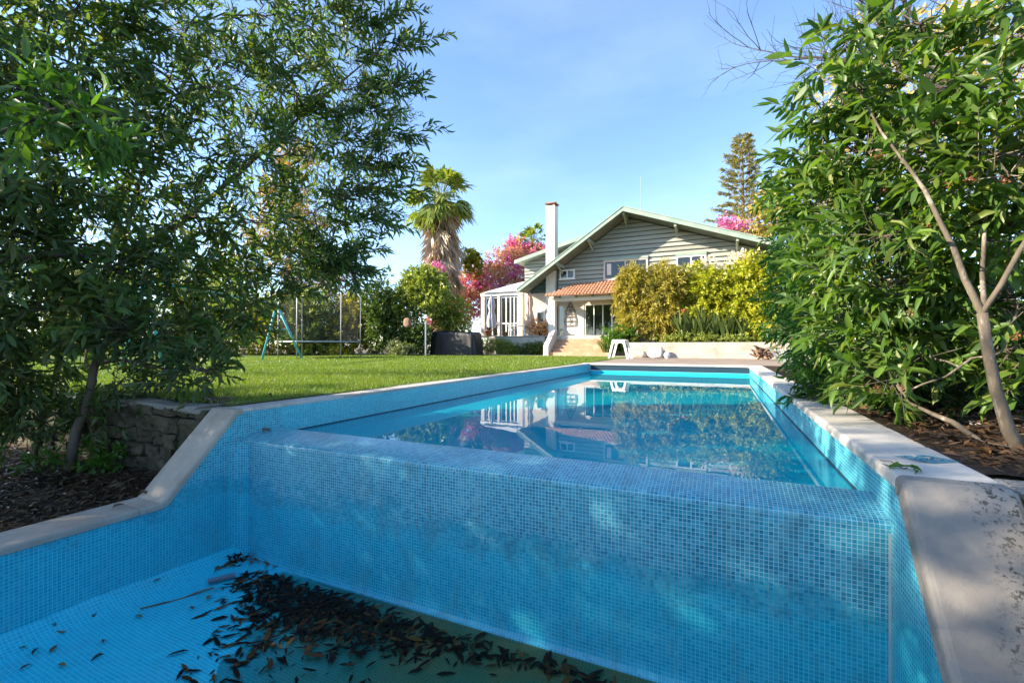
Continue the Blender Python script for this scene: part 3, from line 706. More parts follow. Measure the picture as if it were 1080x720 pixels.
tag(m.build('step_parapet', m_white, None, bevel=.03), 'sloping white plastered parapet on the left edge of the terracotta steps', 'parapet')
# patio wall left of the steps, patio floor
pa = at_y(524, 360, 26.0)
m = MB(); m.box(pa.x, xw-.004, 25.9, 26.15, .0, 1.17)
pw = m.build('patio_wall', m_whitewash, None); tag(pw, 'low whitewashed wall below the raised patio left of the steps', 'wall')
m = MB(); m.box(pa.x-.1, xw+.0, 25.86, 26.2, 1.172, 1.235); m.build('capstones', m_flag, pw, bevel=.01)
m = MB(); m.box(pa.x-.1, ba.x-.203, 26.16, 28.0, .0, 1.20); m.box(pa.x-1.6, ba.x-.203, 28.003, 33, .0, 1.198); struct(m.build('patio_ground', m_flag))
# ---- sunroom
sy = 28.4; sr = thing('sunroom', (at_y(528, 350, sy).x, sy, FZ), 'white framed glazed sunroom with a pale sloping roof under the bougainvillea', 'sunroom')
X_ = lambda u: at_y(u, 340, sy).x
zt_ = at_y(528, 312, sy).z; z0_ = FZ-.02
for u, w in ((510, .28), (526.5, .18), (549.5, .32)):
    m = MB(); m.box(X_(u)-w/2, X_(u)+w/2, sy-.12, sy+.16, z0_, zt_-.002); m.build('post', m_white, sr, bevel=.01)
m = MB(); m.box(X_(508), X_(552), sy-.16, sy+.2, zt_, zt_+.22); m.build('beam', m_white_paint, sr)
m = MB()
for u in (513, 519.5, 529, 534, 538.5, 542.5, 546): m.box(X_(u)-.04, X_(u)+.04, sy-.03, sy+.05, z0_, zt_-.002)
for zz in (FZ+.05, FZ+.95, zt_-.10): m.box(X_(511), X_(548), sy-.028, sy+.048, zz-.04, zz+.04)
gb = m.build('glazing_bars', m_white_paint, sr)
m = MB(); m.box(X_(511), X_(548), sy+.005, sy+.015, z0_, zt_); m.build('pane', m_clear, gb)
m = MB(); m.box(X_(508), X_(552), sy+4, sy+4.2, z0_, zt_+1.4); m.box(X_(508), X_(508)+.2, sy+.2, sy+4, z0_, zt_); m.build('rear_wall', m_cream, sr)
m = MB(); q0 = at_y(508, 309, sy-.3); q1 = at_y(553, 307, sy-.3); zb_ = at_y(535, 297, sy+2).z
m.face([(q0.x, sy-.3, zt_+.24), (q1.x, sy-.3, zt_+.24), (q1.x, sy+4, zt_+1.5), (q0.x+1.2, sy+4, zt_+1.5)]); m.face([(q0.x, sy-.3, zt_+.225), (q1.x, sy-.3, zt_+.225), (q1.x, sy+4, zt_+1.48), (q0.x+1.2, sy+4, zt_+1.48)])
m.face([(q0.x, sy-.3, zt_+.24), (q0.x, sy-.3, zt_+.225), (q0.x+1.2, sy+4, zt_+1.48), (q0.x+1.2, sy+4, zt_+1.5)])
m.face([(q1.x, sy-.3, zt_+.24), (q1.x, sy-.3, zt_+.225), (q1.x, sy+4, zt_+1.48), (q1.x, sy+4, zt_+1.5)])
m.build('roof', m_white_paint, sr)
# recess behind the patio: small white window
w = window(567, 329.5, 573.5, 341.5, YF-.02, 1, m_white_paint, .10)
# closed parasols
def parasol(u, vt, vb, y, cloth, label):
    P = at_y(u, vb, y); T = at_y(u, vt, y); z0 = FZ; H_ = T.z-z0
    t = thing('closed_parasol', (P.x, y, z0), label, 'parasol')
    m = MB(); m.lathe((P.x, y, z0), [(0, 0), (.26, .0), (.26, .05), (.05, .09), (.03, .10)], 16); m.build('base', m_steel, t, True)
    m = MB(); m.tube([(P.x, y, z0+.05), (P.x, y, T.z)], .024, 8); m.build('pole', m_steel, t, True)
    m = MB(); n = 32; zs = [.22, .34, .5, .62, .74, .86, .95, 1.0]; rs = [.24, .25, .19, .12, .20, .15, .07, .02]
    base = len(m.v)
    for zf, r0 in zip(zs, rs):
        for k in range(n):
            a = 2*math.pi*k/n; r = r0*(1+.35*math.cos(a*8+zf*3))+.01; m.v.append((P.x+r*math.cos(a), y+r*math.sin(a), z0+H_*zf+.05*math.cos(a*8)*(1 if zf < .3 else 0)))
    for i in range(len(zs)-1):
        for k in range(n):
            k2 = (k+1) % n; m.f.append((i*n+k, i*n+k2, (i+1)*n+k2, (i+1)*n+k)); m.uv.append([(0, 0)]*4); m.mi.append(0)
    m.build('canopy', cloth, t, True)
parasol(558.5, 308, 351, 26.8, plain('beige_cloth', (.66, .46, .36), None, 5, .85), 'closed beige parasol standing on the patio left of the chimney')
parasol(518.5, 311, 351, 26.7, plain('grey_cloth', (.50, .47, .50), None, 5, .85), 'closed grey parasol standing in front of the sunroom')
# patio table and two chairs
def patio_table(x, y):
    t = thing('patio_table', (x, y, FZ), 'small white slatted patio table behind the whitewashed wall', 'table')
    m = MB()
    for k in range(5): m.box(x-.55, x+.55, y-.38+k*.16, y-.24+k*.16, FZ+.68, FZ+.71)
    m.build('tabletop', m_white_paint, t)
    for sx in (-1, 1):
        for sy_ in (-1, 1): m = MB(); m.bar((x+sx*.48, y+sy_*.3, FZ), (x+sx*.48, y+sy_*.3, FZ+.679), .05, .05); m.build('leg', m_white_paint, t)
patio_table(at_y(548, 350, 27.2).x, 27.2)
def patio_chair(x, y, rz, label):
    t = thing('patio_chair', (x, y, FZ), label, 'chair', 'chairs on the patio'); c_, s_ = math.cos(rz), math.sin(rz)
    Q = lambda a, b, z: (x+a*c_-b*s_, y+a*s_+b*c_, FZ+z)
    m = MB(); m.bar(Q(-.22, 0, .43), Q(.22, 0, .43), .42, .04); m.build('seat', m_white_paint, t)
    m = MB()
    for k in range(5): m.bar(Q(-.2+.1*k, .2, .46), Q(-.2+.1*k, .26, .9), .035, .02)
    m.bar(Q(-.23, .265, .9), Q(.23, .265, .9), .03, .05); m.build('backrest', m_white_paint, t)
    for a in (-.2, .2):
        for b in (-.18, .2): m = MB(); m.bar(Q(a, b, 0), Q(a, b, .42), .035, .035); m.build('leg', m_white_paint, t)
patio_chair(at_y(541, 350, 27).x, 27.0, R(60), 'white patio chair left of the small slatted table'); patio_chair(at_y(556, 350, 27.6).x, 27.7, R(-110), 'white patio chair right of the small slatted table')

# ================================================================ planter wall along the terrace
ya = 24.5; x0 = at_y(663, 370, ya).x
m = MB(); m.box(x0, 6.5, ya, ya+.28, -.02, .79)
plw = m.build('planter_wall', m_whitewash, None, bevel=.02); tag(plw, 'long low weathered whitewashed planter wall behind the pool terrace', 'wall')
struct(MB().box(x0+.0, 6.5, ya+.28, 27.45, -.02, .74).build('planter_soil', m_mulch))
# ================================================================ VEGETATION
T_LANCE = (np.array([(0,0,0),(.3,.5,.07),(.3,-.5,.07),(.3,0,0),(.68,.40,.02),(.68,-.40,.02),(.68,0,-.04),(1,0,-.12)]), [(0,3,1),(0,2,3),(1,3,6,4),(3,2,5,6),(4,6,7),(6,5,7)])
T_RHOMB = (np.array([(0,0,0),(.45,-.5,.06),(1,0,-.08),(.45,.5,.06)]), [(0,1,2,3)])
T_OVAL = (np.array([(0,0,0),(.25,-.42,.03),(.7,-.42,.03),(1,0,-.06),(.7,.42,.03),(.25,.42,.03)]), [(0,1,2,3),(0,3,4,5)])
def nrm(a): return a/np.maximum(1e-6, np.linalg.norm(a, axis=-1, keepdims=True))
def leaf_verts(P, A, L_, W_, tmpl, upw=.9, rnd=.7, curl=(-.6, 3.2)):
    N = len(P); A = nrm(A); n0 = np.array([0, 0, upw])+rng.normal(size=(N, 3))*rnd
    n = nrm(n0-A*(n0*A).sum(1, keepdims=True)); w = np.cross(n, A); t = tmpl
    L_ = np.broadcast_to(L_, (N,)); W_ = np.broadcast_to(W_, (N,))
    return P[:, None]+A[:, None]*(t[None, :, 0:1]*L_[:, None, None])+w[:, None]*(t[None, :, 1:2]*W_[:, None, None])+n[:, None]*(t[None, :, 2:3]*(L_*rng.uniform(curl[0], curl[1], N))[:, None, None])
def blob_twigs(c, rad, n, out=1.0, rnd=.6, up=.1, shell=.5):
    d = nrm(rng.normal(size=(n, 3))); r = shell+(1-shell)*rng.random((n, 1))**.6
    if shell <= 0: r = rng.random((n, 1))**.4
    P = np.array(c)+d*r*np.array(rad); D = nrm(d*out+rng.normal(size=(n, 3))*rnd+np.array([0, 0, up]))
    return P, D
def twig_leaves(P, D, tl, nl, ang=.9, droop=.15, tip=.35):
    """leaves set alternately along each twig; returns leaf base points and axes"""
    N = len(P); tl = np.broadcast_to(tl, (N,)); a = nrm(np.cross(D, rng.normal(size=(N, 3)))); b = np.cross(D, a)
    Ps, As = [], []
    for k in range(nl):
        f = (k+.6)/nl; ph = k*2.4+rng.random(N)*.8
        side = a*np.cos(ph)[:, None]+b*np.sin(ph)[:, None]
        sp = ang*(1-tip*f)
        A = nrm(D*np.cos(sp)+side*np.sin(sp)+rng.normal(size=(N, 3))*.15+np.array([0, 0, -droop]))
        Ps.append(P+D*(tl*f)[:, None]); As.append(A)
    return np.concatenate(Ps), np.concatenate(As)
def stems(P0, P1, r0, r1, n=3):
    """thin tapered prisms as (N, 2n, 3) + template faces"""
    d = nrm(P1-P0); a = nrm(np.cross(d, np.array([.31, .22, .93]))); b = np.cross(d, a); V = []
    for P, r in ((P0, r0), (P1, r1)):
        for k in range(n):
            t = 2*math.pi*k/n; V.append(P+(a*math.cos(t)+b*math.sin(t))*r)
    return np.stack(V, 1), [(k, (k+1) % n, n+(k+1) % n, n+k) for k in range(n)]
def curve(p0, p1, n=6, wob=.1, sag=0):
    p0, p1 = Vector(p0), Vector(p1); l = (p1-p0).length; o = Vector((random.random()*90, random.random()*90, 7)); out = []
    for i in range(n+1):
        f = i/n; p = p0.lerp(p1, f); e = math.sin(math.pi*f)
        p += Vector([mnoise.noise(o+Vector((f*2.2, k*9, 0))) for k in range(3)])*wob*l*e; p.z += sag*l*e; out.append(p)
    return out
def woody(base_paths, targets, r_tip=.008, sub=5, subr=.35, rad0=None):
    """trunk paths plus limbs grown from the nearest wood to every clump, and side branches inside each clump"""
    m = MB(); nodes = []
    for pts, rad in base_paths:
        m.tube(pts, rad, 9); nodes += list(zip([Vector(p) for p in pts], rad))[1:]
    base = nodes[0][0] if nodes else Vector(targets[0][0])
    for c, rd in sorted(targets, key=lambda q: (Vector(q[0])-nodes[0][0]).length):
        c = Vector(c); k = min(nodes, key=lambda q: (q[0]-c).length+max(0, q[0].z-c.z)*.6)
        l = (c-k[0]).length
        if l > .15:
            p = curve(k[0], c, 6, .16, .06); r0 = min(k[1]*.72, .012+.014*l); rr = [r0+(r_tip*1.4-r0)*i/6 for i in range(7)]
            m.tube(p, rr, 6); nodes += list(zip(p[2:], rr[2:]))
        for s in range(sub):
            d = Vector(rng.normal(size=3)).normalized(); e = c+Vector((d.x*rd[0], d.y*rd[1], d.z*rd[2]))*.85
            q = random.choice(nodes[-4:]); p = curve(q[0], e, 4, .18, .04); m.tube(p, [max(.004, min(q[1]*.7, .012))*(1-.7*i/4) for i in range(5)], 4)
    return m
def make_tree(name, label, cat, base_paths, blobs, leaf, lmat, bmat=None, group=None, tw=.3, nl=9, tmpl=T_LANCE, ang=.9, droop=.15, up=.1, rnd=.6, shell=.35, sub=5, stem_r=.004, upw=.9, crown='crown', trunk='trunk', out=1.0, tip=.35, sprays=()):
    """blobs: (centre, radii, twigs).  leaf: (length, width)"""
    b0 = Vector(base_paths[0][0][0]) if base_paths else Vector(blobs[0][0])
    t = thing(name, b0, label, cat, group)
    Ps, Ds = [], []
    for c, rd, n in blobs:
        P, D = blob_twigs(c, rd, n, out, rnd, up, shell); Ps.append(P); Ds.append(D)
    for p0, p1 in sprays:                                   # long feathery side branches
        pts = curve(p0, p1, 16, .10, .05)
        for i in range(2, 17):
            d = (pts[i]-pts[i-1]).normalized()
            for q in range(2 if i < 13 else 1):
                sd_ = Vector(rng.normal(size=3)); sd_ -= d*sd_.dot(d); v = (d*.9+sd_.normalized()*random.uniform(.3, .9)+Vector((0, 0, .12))).normalized() if i < 16 else d
                Ps.append(np.array([pts[i]])); Ds.append(np.array([v]))
    P = np.concatenate(Ps); D = np.concatenate(Ds); tl = tw*rng.uniform(.6, 1.25, len(P))
    LP, LA = twig_leaves(P, D, tl, nl, ang, droop, tip)
    sz = rng.uniform(.65, 1.2, len(LP))
    V = leaf_verts(LP, LA, leaf[0]*sz, leaf[1]*sz*rng.uniform(.8, 1.15, len(LP)), tmpl[0], upw)
    np_mesh(crown, V, tmpl[1], lmat, t)
    if bmat is not None and base_paths:
        wm = woody(base_paths, [(c, rd) for c, rd, n in blobs], sub=sub).build(trunk, bmat, t, True, merge=False)
        if stem_r:
            sv, sf = stems(P-D*.12, P+D*tl[:, None], stem_r, stem_r*.4); np_mesh('twigs', sv, sf, bmat, t)
    return t
def px_blobs(rows, ry=1.0):
    """(u, v, distance, radius in photo pixels, twigs)"""
    out = []
    for u, v, D, rp, n in rows:
        r = rp*D/F; out.append((tuple(at_d(u, v, D)), (r, r*ry, r*.9), n))
    return out
def bush(name, label, cat, c, rad, n, leaf, lmat, tw=.25, nl=7, tmpl=T_RHOMB, lumps=7, group=None, stem=True, shell=.3, up=.25, crown='foliage', upw=.9, droop=.1, ang=.9, lump_r=.55, boxy=1.0):
    """a rounded shrub of several uneven lumps on a few stems"""
    blobs = []
    c = Vector(c); rad = Vector(rad)
    for k in range(lumps):
        d = Vector(rng.normal(size=3)).normalized(); f = .0 if k == 0 else random.uniform(.45, .8)
        d = Vector([abs(q)**boxy*(1 if q > 0 else -1) for q in d])
        s = lump_r*random.uniform(.75, 1.2) if k else .75
        blobs.append((tuple(c+Vector((d.x*rad.x, d.y*rad.y, d.z*rad.z))*f), tuple(rad*s), int(n/lumps)))
    z0 = c.z-rad.z; base = Vector((c.x, c.y, z0-.05))
    bp = [([tuple(base+Vector((random.uniform(-.1, .1), 0, 0))), tuple(c+Vector((random.uniform(-.2, .2)*rad.x, 0, -.1)))], [.05, .03])]
    return make_tree(name, label, cat, bp, blobs, leaf, lmat, m_bark_dark if stem else None, group, tw, nl, tmpl, ang, droop, up, .7, shell, 2, 0, upw, crown, 'stem')

# leaf palettes
l_left = leafmat('leaf_dark_oleander', [(.042, .084, .034), (.066, .125, .042), (.10, .18, .055), (.085, .13, .08), (.14, .16, .06)], .4)
l_left2 = leafmat('leaf_green_willow', [(.045, .085, .028), (.065, .125, .035), (.10, .17, .045)], .4)
l_bright = leafmat('leaf_fresh', [(.05, .12, .02), (.08, .18, .03), (.06, .14, .025)], .4)
l_right = leafmat('leaf_right', [(.045, .10, .024), (.075, .155, .030), (.12, .21, .040), (.055, .12, .028), (.16, .20, .045)], .4)
l_right2 = leafmat('leaf_right_fine', [(.035, .10, .02), (.055, .15, .03), (.09, .19, .04)], .35)
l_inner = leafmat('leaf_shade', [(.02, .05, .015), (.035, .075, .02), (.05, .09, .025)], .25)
l_gold = leafmat('leaf_gold', [(.46, .38, .16), (.55, .45, .20), (.40, .34, .12)], .3)
l_bamboo = leafmat('leaf_bamboo', [(.27, .25, .05), (.36, .31, .08), (.20, .21, .04), (.42, .34, .10)], .3)
l_lime = leafmat('leaf_lime', [(.22, .27, .025), (.32, .36, .04), (.40, .40, .06), (.16, .22, .02)], .35)
l_ivy = leafmat('leaf_ivy', [(.05, .09, .025), (.075, .13, .035), (.11, .16, .045)], .25)
l_hedge = leafmat('leaf_hedge', [(.14, .20, .045), (.21, .27, .065), (.30, .33, .10)], .3)
l_boug = leafmat('leaf_peach', [(.60, .36, .24), (.64, .42, .26), (.46, .36, .16), (.66, .36, .36)], .3, (1.2, 1.1, .8))
l_magenta = leafmat('bract_magenta', [(.56, .14, .38), (.64, .19, .46), (.62, .28, .48)], .3, (1.1, .8, 1.1))
l_white = leafmat('petal_white', [(.7, .68, .66), (.8, .78, .76)], .3, (1, 1, 1))
l_palm = leafmat('frond_green', [(.12, .19, .05), (.19, .26, .07), (.30, .31, .10)], .3)
l_dead = leafmat('frond_dead', [(.34, .265, .215), (.42, .335, .27), (.24, .185, .15)], .2, (1.1, 1, .8))
l_pine = leafmat('pine_needles', [(.20, .20, .08), (.27, .26, .11), (.33, .30, .14)], .25)
l_strap = leafmat('strap_leaf', [(.045, .08, .025), (.07, .11, .035), (.10, .14, .05)], .25)
l_yellow = leafmat('leaf_yellow', [(.20, .20, .02), (.28, .26, .03), (.12, .15, .02)], .3)
l_brown = leafmat('leaf_brown', [(.09, .065, .045), (.13, .09, .065), (.07, .06, .04)], .2, (1.1, 1, .8))
l_grass = leafmat('grass_blade', [(.07, .14, .015), (.11, .19, .025), (.16, .23, .035), (.19, .23, .05)], .35)
l_litter = leafmat('litter_leaf', [(.006, .004, .003), (.011, .007, .004), (.005, .004, .003), (.008, .006, .003), (.012, .008, .004), (.008, .005, .003), (.04, .022, .009), (.10, .055, .016)], .0, (1, 1, 1), .6, .15)
l_dry = leafmat('dry_leaf', [(.16, .09, .04), (.10, .055, .03), (.20, .14, .05)], .1, (1, 1, 1))

# ---- left foreground trees
bA = at_d(72, 497, 4.75); bA.z = -.72
pA = [bA, at_d(80, 455, 4.75), at_d(92, 425, 4.8), at_d(100, 385, 4.85), at_d(112, 360, 4.9), at_d(122, 320, 5.0), at_d(128, 270, 5.1), at_d(140, 215, 5.2), at_d(160, 150, 5.3), at_d(180, 80, 5.4)]
pA2 = [at_d(112, 360, 4.9), at_d(150, 345, 5.1), at_d(200, 338, 5.5), at_d(260, 322, 5.9), at_d(330, 300, 6.3)]
pA3 = [at_d(128, 270, 5.1), at_d(190, 235, 5.4), at_d(250, 185, 5.8), at_d(320, 120, 6.2), at_d(380, 70, 6.5)]
rowsA = [(200, 25, 5.2, 50, 60), (270, 15, 5.6, 48, 60), (330, 30, 6.0, 40, 55), (375, 15, 6.3, 26, 32), (405, 55, 6.5, 26, 36),
         (190, 100, 5.2, 48, 60), (250, 90, 5.6, 48, 60), (310, 95, 6.0, 46, 64), (365, 95, 6.3, 40, 60), (418, 92, 6.5, 20, 24),
         (200, 165, 5.2, 46, 52), (265, 165, 5.6, 46, 52), (325, 165, 6.0, 42, 56), (375, 160, 6.3, 36, 52), (412, 150, 6.5, 20, 26),
         (210, 230, 5.2, 42, 46), (270, 235, 5.7, 42, 46), (330, 225, 6.0, 38, 44), (378, 205, 6.3, 26, 34), (405, 190, 6.4, 16, 14),
         (180, 290, 5.0, 42, 50), (240, 295, 5.6, 40, 48), (300, 285, 6.0, 36, 44), (345, 275, 6.2, 26, 32), (372, 285, 6.3, 14, 14),
         (170, 345, 4.8, 34, 36), (225, 352, 5.2, 28, 30), (215, 390, 4.7, 20, 20), (180, 392, 4.6, 14, 10), (265, 335, 5.6, 24, 22),
         (150, 60, 4.9, 46, 50), (150, 200, 4.9, 44, 46)]
make_tree('leafy_tree', 'tall dark leafy tree leaning over the lawn edge left of the pool, forked brown trunk', 'tree',
          [(pA, [.050, .044, .040, .038, .034, .030, .027, .022, .017, .011]), (pA2, [.045, .036, .028, .02, .012]), (pA3, [.036, .03, .024, .017, .01])],
          px_blobs([(u, v, D, rp, int(n*((.72 if u < 360 else .45) if v < 270 else 1.2))) for u, v, D, rp, n in rowsA]), (.150, .034), l_left, m_bark, 'broad trees in the planting bed', .28, 10, droop=.12, shell=.05, sprays=[(at_d(a, b, D), at_d(c, d, D+.25)) for a, b, c, d, D in ((360, 70, 452, 42, 6.4), (350, 40, 432, 12, 6.3), (360, 110, 440, 88, 6.4), (340, 155, 450, 138, 6.3), (350, 180, 432, 172, 6.4), (330, 215, 438, 203, 6.2), (330, 235, 415, 236, 6.2), (310, 265, 395, 262, 6.2), (310, 275, 380, 282, 6.0), (330, 15, 405, -6, 6.2), (300, 130, 400, 118, 6.0))])
bB = at_d(38, 486, 5.2); bB.z = -.72
pB = [bB, at_d(45, 440, 5.1), at_d(58, 400, 5.0), at_d(64, 375, 4.9), at_d(58, 330, 4.7), at_d(60, 260, 4.6), at_d(50, 170, 4.5), at_d(60, 80, 4.6)]
pB2 = [at_d(-60, 278, 4.2), at_d(0, 274, 4.2), at_d(50, 268, 4.3), at_d(95, 270, 4.4)]
rowsB = [(10, 20, 4.2, 60, 60), (80, 10, 4.6, 56, 60), (135, 10, 4.9, 44, 46), (20, 90, 4.0, 58, 56), (90, 95, 4.5, 52, 54), (-40, 60, 3.9, 50, 40), (-40, 170, 3.9, 60, 40),
         (20, 170, 4.0, 54, 50), (90, 175, 4.5, 50, 52), (130, 140, 4.7, 44, 40), (15, 245, 4.2, 50, 50), (85, 250, 4.6, 46, 46), (130, 290, 4.6, 36, 36), (-50, 260, 4.0, 56, 36),
         (20, 320, 4.4, 46, 48), (80, 325, 4.5, 42, 44), (125, 340, 4.4, 30, 28), (10, 375, 4.5, 36, 36), (-40, 350, 4.2, 50, 40)]
make_tree('leafy_tree', 'bushy dark tree at the far left with a slimmer trunk rising from the bark mulch', 'tree',
          [(pB, [.037, .033, .030, .028, .025, .021, .017, .010]), (pB2, [.05, .046, .036, .02])], px_blobs([(u, v, D, rp, int(n*(.9 if v < 230 else 1.05))) for u, v, D, rp, n in rowsB]), (.155, .040), l_left, m_bark, 'broad trees in the planting bed', .30, 10, droop=.2, shell=.05)
rowsU = [(8, 425, 4.6, 24, 26), (-40, 430, 4.4, 40, 40), (60, 398, 5.0, 22, 20), (20, 455, 4.7, 22, 22), (105, 440, 4.9, 16, 12), (-20, 390, 4.4, 34, 40), (150, 418, 5.0, 12, 8)]
q = at_d(-5, 495, 4.7); q.z = -.72
make_tree('understorey_shrub', 'dark leafy understorey shrub between the two brown trunks and the stone wall', 'shrub', [([q, at_d(-8, 450, 4.65), at_d(0, 410, 4.6)], [.025, .02, .012])], px_blobs([(u, v, D, rp, int(n*1.3)) for u, v, D, rp, n in rowsU]+[(75, 430, 5.0, 18, 26), (130, 400, 5.0, 20, 26), (165, 395, 5.1, 14, 16)]), (.12, .034), l_left, m_bark, None, .24, 8, shell=.05, sub=3)
# bright young sprays hanging in front
rowsF = [(60, 118, 3.0, 26, 9), (95, 130, 3.1, 22, 8), (110, 152, 3.2, 18, 7), (30, 128, 3.0, 24, 8)]
pF = [at_d(-140, 420, 3.3), at_d(-90, 250, 3.2), at_d(-30, 150, 3.05), at_d(40, 125, 3.0)]
q = at_d(-150, 560, 3.35); q.z = -.75
make_tree('young_tree', 'bright green young shoots reaching in from the left edge in front of the dark crown', 'tree', [([q]+pF, [.04, .034, .026, .016, .008])], px_blobs(rowsF), (.15, .040), l_bright, m_bark, None, .26, 8, shell=.05, sub=2)
# finer willow-like tree behind, at the edge of the lawn
bC = Vector((-12.2, 5.0, 0))
pC = [bC, bC+Vector((.1, .1, 1.2)), bC+Vector((.35, .2, 2.4)), bC+Vector((.8, .3, 3.8)), bC+Vector((1.2, .5, 5.2))]
rowsC = [(230, 60, 8.5, 44, 60), (290, 60, 9, 42, 60), (350, 60, 9, 36, 55), (395, 100, 9, 26, 36), (250, 140, 8.5, 42, 55), (310, 140, 9, 40, 60), (365, 140, 9, 34, 55), (410, 130, 9.2, 20, 28), (400, 215, 9, 22, 30),
         (250, 215, 8.5, 38, 46), (310, 215, 9, 36, 46), (360, 235, 9, 28, 34), (290, 275, 9, 28, 34), (335, 275, 9, 24, 26), (110, 200, 8.5, 50, 60), (40, 220, 8.5, 50, 60), (170, 260, 8.5, 40, 46), (60, 300, 8.5, 44, 50), (120, 100, 8.8, 56, 60), (30, 120, 8.8, 60, 60), (180, 30, 8.8, 50, 50)]
make_tree('willow_leaved_tree', 'feathery narrow leaved tree growing beside the lawn behind the dark foreground tree', 'tree', [(pC, [.11, .09, .07, .05, .03])], px_blobs(rowsC), (.13, .024), l_left2, m_bark, None, .42, 12, T_RHOMB, shell=.1, droop=.25)
# unseen trees added out of the frame on the left to shade the basin
for bx, by, hh, cr, lab in ((-9.4, -2.9, 6.6, 2.5, 'unseen broad dark tree added left of the overflow basin for shade'), (-15.5, -4.6, 9.0, 3.0, 'unseen tall broad tree added beyond the left end of the planting bed for shade'), (-15.0, -9.5, 10.0, 3.2, 'unseen tall broad tree added behind and left of the overflow basin for shade'), (-9.0, -6.4, 7.4, 2.6, 'unseen smaller broad tree added behind the front of the overflow basin for shade')):
    b = Vector((bx, by, -.1)); bl = []
    for k in range(int(10+cr*5)):
        d = Vector(rng.normal(size=3)).normalized(); f = random.uniform(.3, 1); bl.append((tuple(b+Vector((d.x*cr*f, d.y*cr*f, hh*.60+d.z*hh*.36*f))), (1.15, 1.15, 1.0), 80))
    make_tree('added_shade_tree', lab, 'tree', [([b, b+Vector((.1, 0, hh*.4)), b+Vector((.2, .1, hh*.75))], [.2, .15, .06])], bl, (.17, .055), l_left, m_bark, 'unseen shade trees added left of the basin', .45, 9, T_RHOMB, shell=.1, sub=2)

# ---- right foreground tree
D0 = 2.72
pR = [at_d(1082, 492, 2.62), at_d(1064, 455, 2.66), at_d(1050, 410, 2.7), at_d(1042, 370, D0), at_d(1036, 330, D0)]
pR[0].z = -.05
pR1 = [at_d(1036, 330, D0), at_d(1018, 295, 2.8), at_d(1006, 262, 2.85), at_d(992, 235, 2.9), at_d(975, 200, 3.0), at_d(955, 172, 3.1), at_d(930, 140, 3.3), at_d(905, 95, 3.5), at_d(890, 40, 3.7)]
pR2 = [at_d(1036, 330, D0), at_d(1056, 300, 2.65), at_d(1075, 265, 2.6), at_d(1100, 225, 2.55), at_d(1110, 150, 2.6), at_d(1085, 60, 2.8)]
pR3 = [at_d(1040, 345, D0+.03), at_d(1036, 290, 2.95), at_d(1040, 220, 3.1), at_d(1030, 140, 3.3), at_d(1000, 60, 3.4)]
pR4 = [at_d(1075, 485, 2.7), at_d(1040, 470, 2.85), at_d(1005, 445, 3.05), at_d(985, 437, 3.2), at_d(960, 425, 3.4)]
pR5 = [at_d(1035, 330, D0), at_d(1000, 333, 2.8), at_d(975, 318, 3.0), at_d(940, 310, 3.3)]
rowsR = [(872, 72, 3.9, 22, 7), (866, 115, 4.1, 26, 12), (905, 100, 3.7, 38, 18), (900, 45, 3.7, 30, 10), (955, 90, 3.4, 46, 17), (1010, 95, 3.2, 46, 15), (1065, 95, 2.9, 46, 13), (960, 25, 3.4, 34, 10), (1030, 35, 3.2, 36, 12), (1075, 20, 2.9, 30, 8),
         (868, 160, 4.1, 34, 24), (905, 160, 3.8, 44, 30), (960, 160, 3.4, 48, 28), (1020, 165, 3.1, 48, 28), (1075, 165, 2.9, 46, 24),
         (856, 215, 4.3, 30, 24), (895, 225, 3.9, 44, 32), (950, 235, 3.5, 46, 28), (1010, 245, 3.3, 36, 20), (1075, 245, 3.1, 44, 22),
         (870, 280, 4.3, 40, 30), (920, 295, 3.8, 42, 30), (965, 300, 3.6, 36, 22), (1075, 320, 3.2, 36, 18), (1000, 330, 3.7, 30, 16),
         (890, 340, 4.2, 36, 28), (935, 360, 3.8, 34, 24), (975, 375, 3.6, 28, 14), (945, 405, 3.5, 20, 12), (1075, 400, 3.3, 26, 12), (905, 385, 4.0, 30, 24), (1010, 290, 3.5, 30, 14), (985, 345, 3.7, 26, 14), (1060, 370, 3.2, 20, 8), (930, 250, 3.4, 40, 18)]
make_tree('broadleaf_tree', 'broad leaved tree with pale grey forked trunk rising from the mulch right of the pool', 'tree',
          [(pR, [.040, .034, .030, .028, .026]), ([at_d(1042, 370, D0)]+pR1, [.022, .021, .018, .016, .014, .012, .010, .008, .006, .004]), ([at_d(1042, 370, D0)]+pR2, [.02, .018, .015, .013, .010, .008, .005]), (pR3, [.016, .014, .012, .010, .006]), (pR4, [.022, .02, .018, .015, .01])],
          px_blobs(rowsR), (.165, .044), l_right, m_bark_pale, None, .26, 9, shell=.05, droop=.22, tip=.5, ang=1.0, sub=4, up=.15)
# reddish seed clusters in that crown
t = bpy.data.objects['broadleaf_tree']
P = np.array([np.array(at_d(u, v, D)) for u, v, D in ((985, 130, 3.1), (925, 165, 3.3), (930, 200, 3.4), (905, 195, 3.5), (1025, 190, 2.9), (1018, 185, 3.0), (960, 330, 3.3), (978, 240, 3.1), (1060, 190, 2.8), (925, 410, 3.3), (952, 408, 3.25), (1070, 355, 2.9), (890, 160, 3.6), (1000, 195, 3.0), (875, 265, 3.8))])
m_seed = leafmat('seed_red', [(.13, .05, .025), (.18, .075, .035), (.09, .035, .02)], .1)
for p in P:
    PP = p+rng.normal(size=(34, 3))*.014
    np_mesh('seed_cluster', leaf_verts(PP, rng.normal(size=PP.shape), .016, .011, T_OVAL[0], .2, 1), T_OVAL[1], m_seed, t)
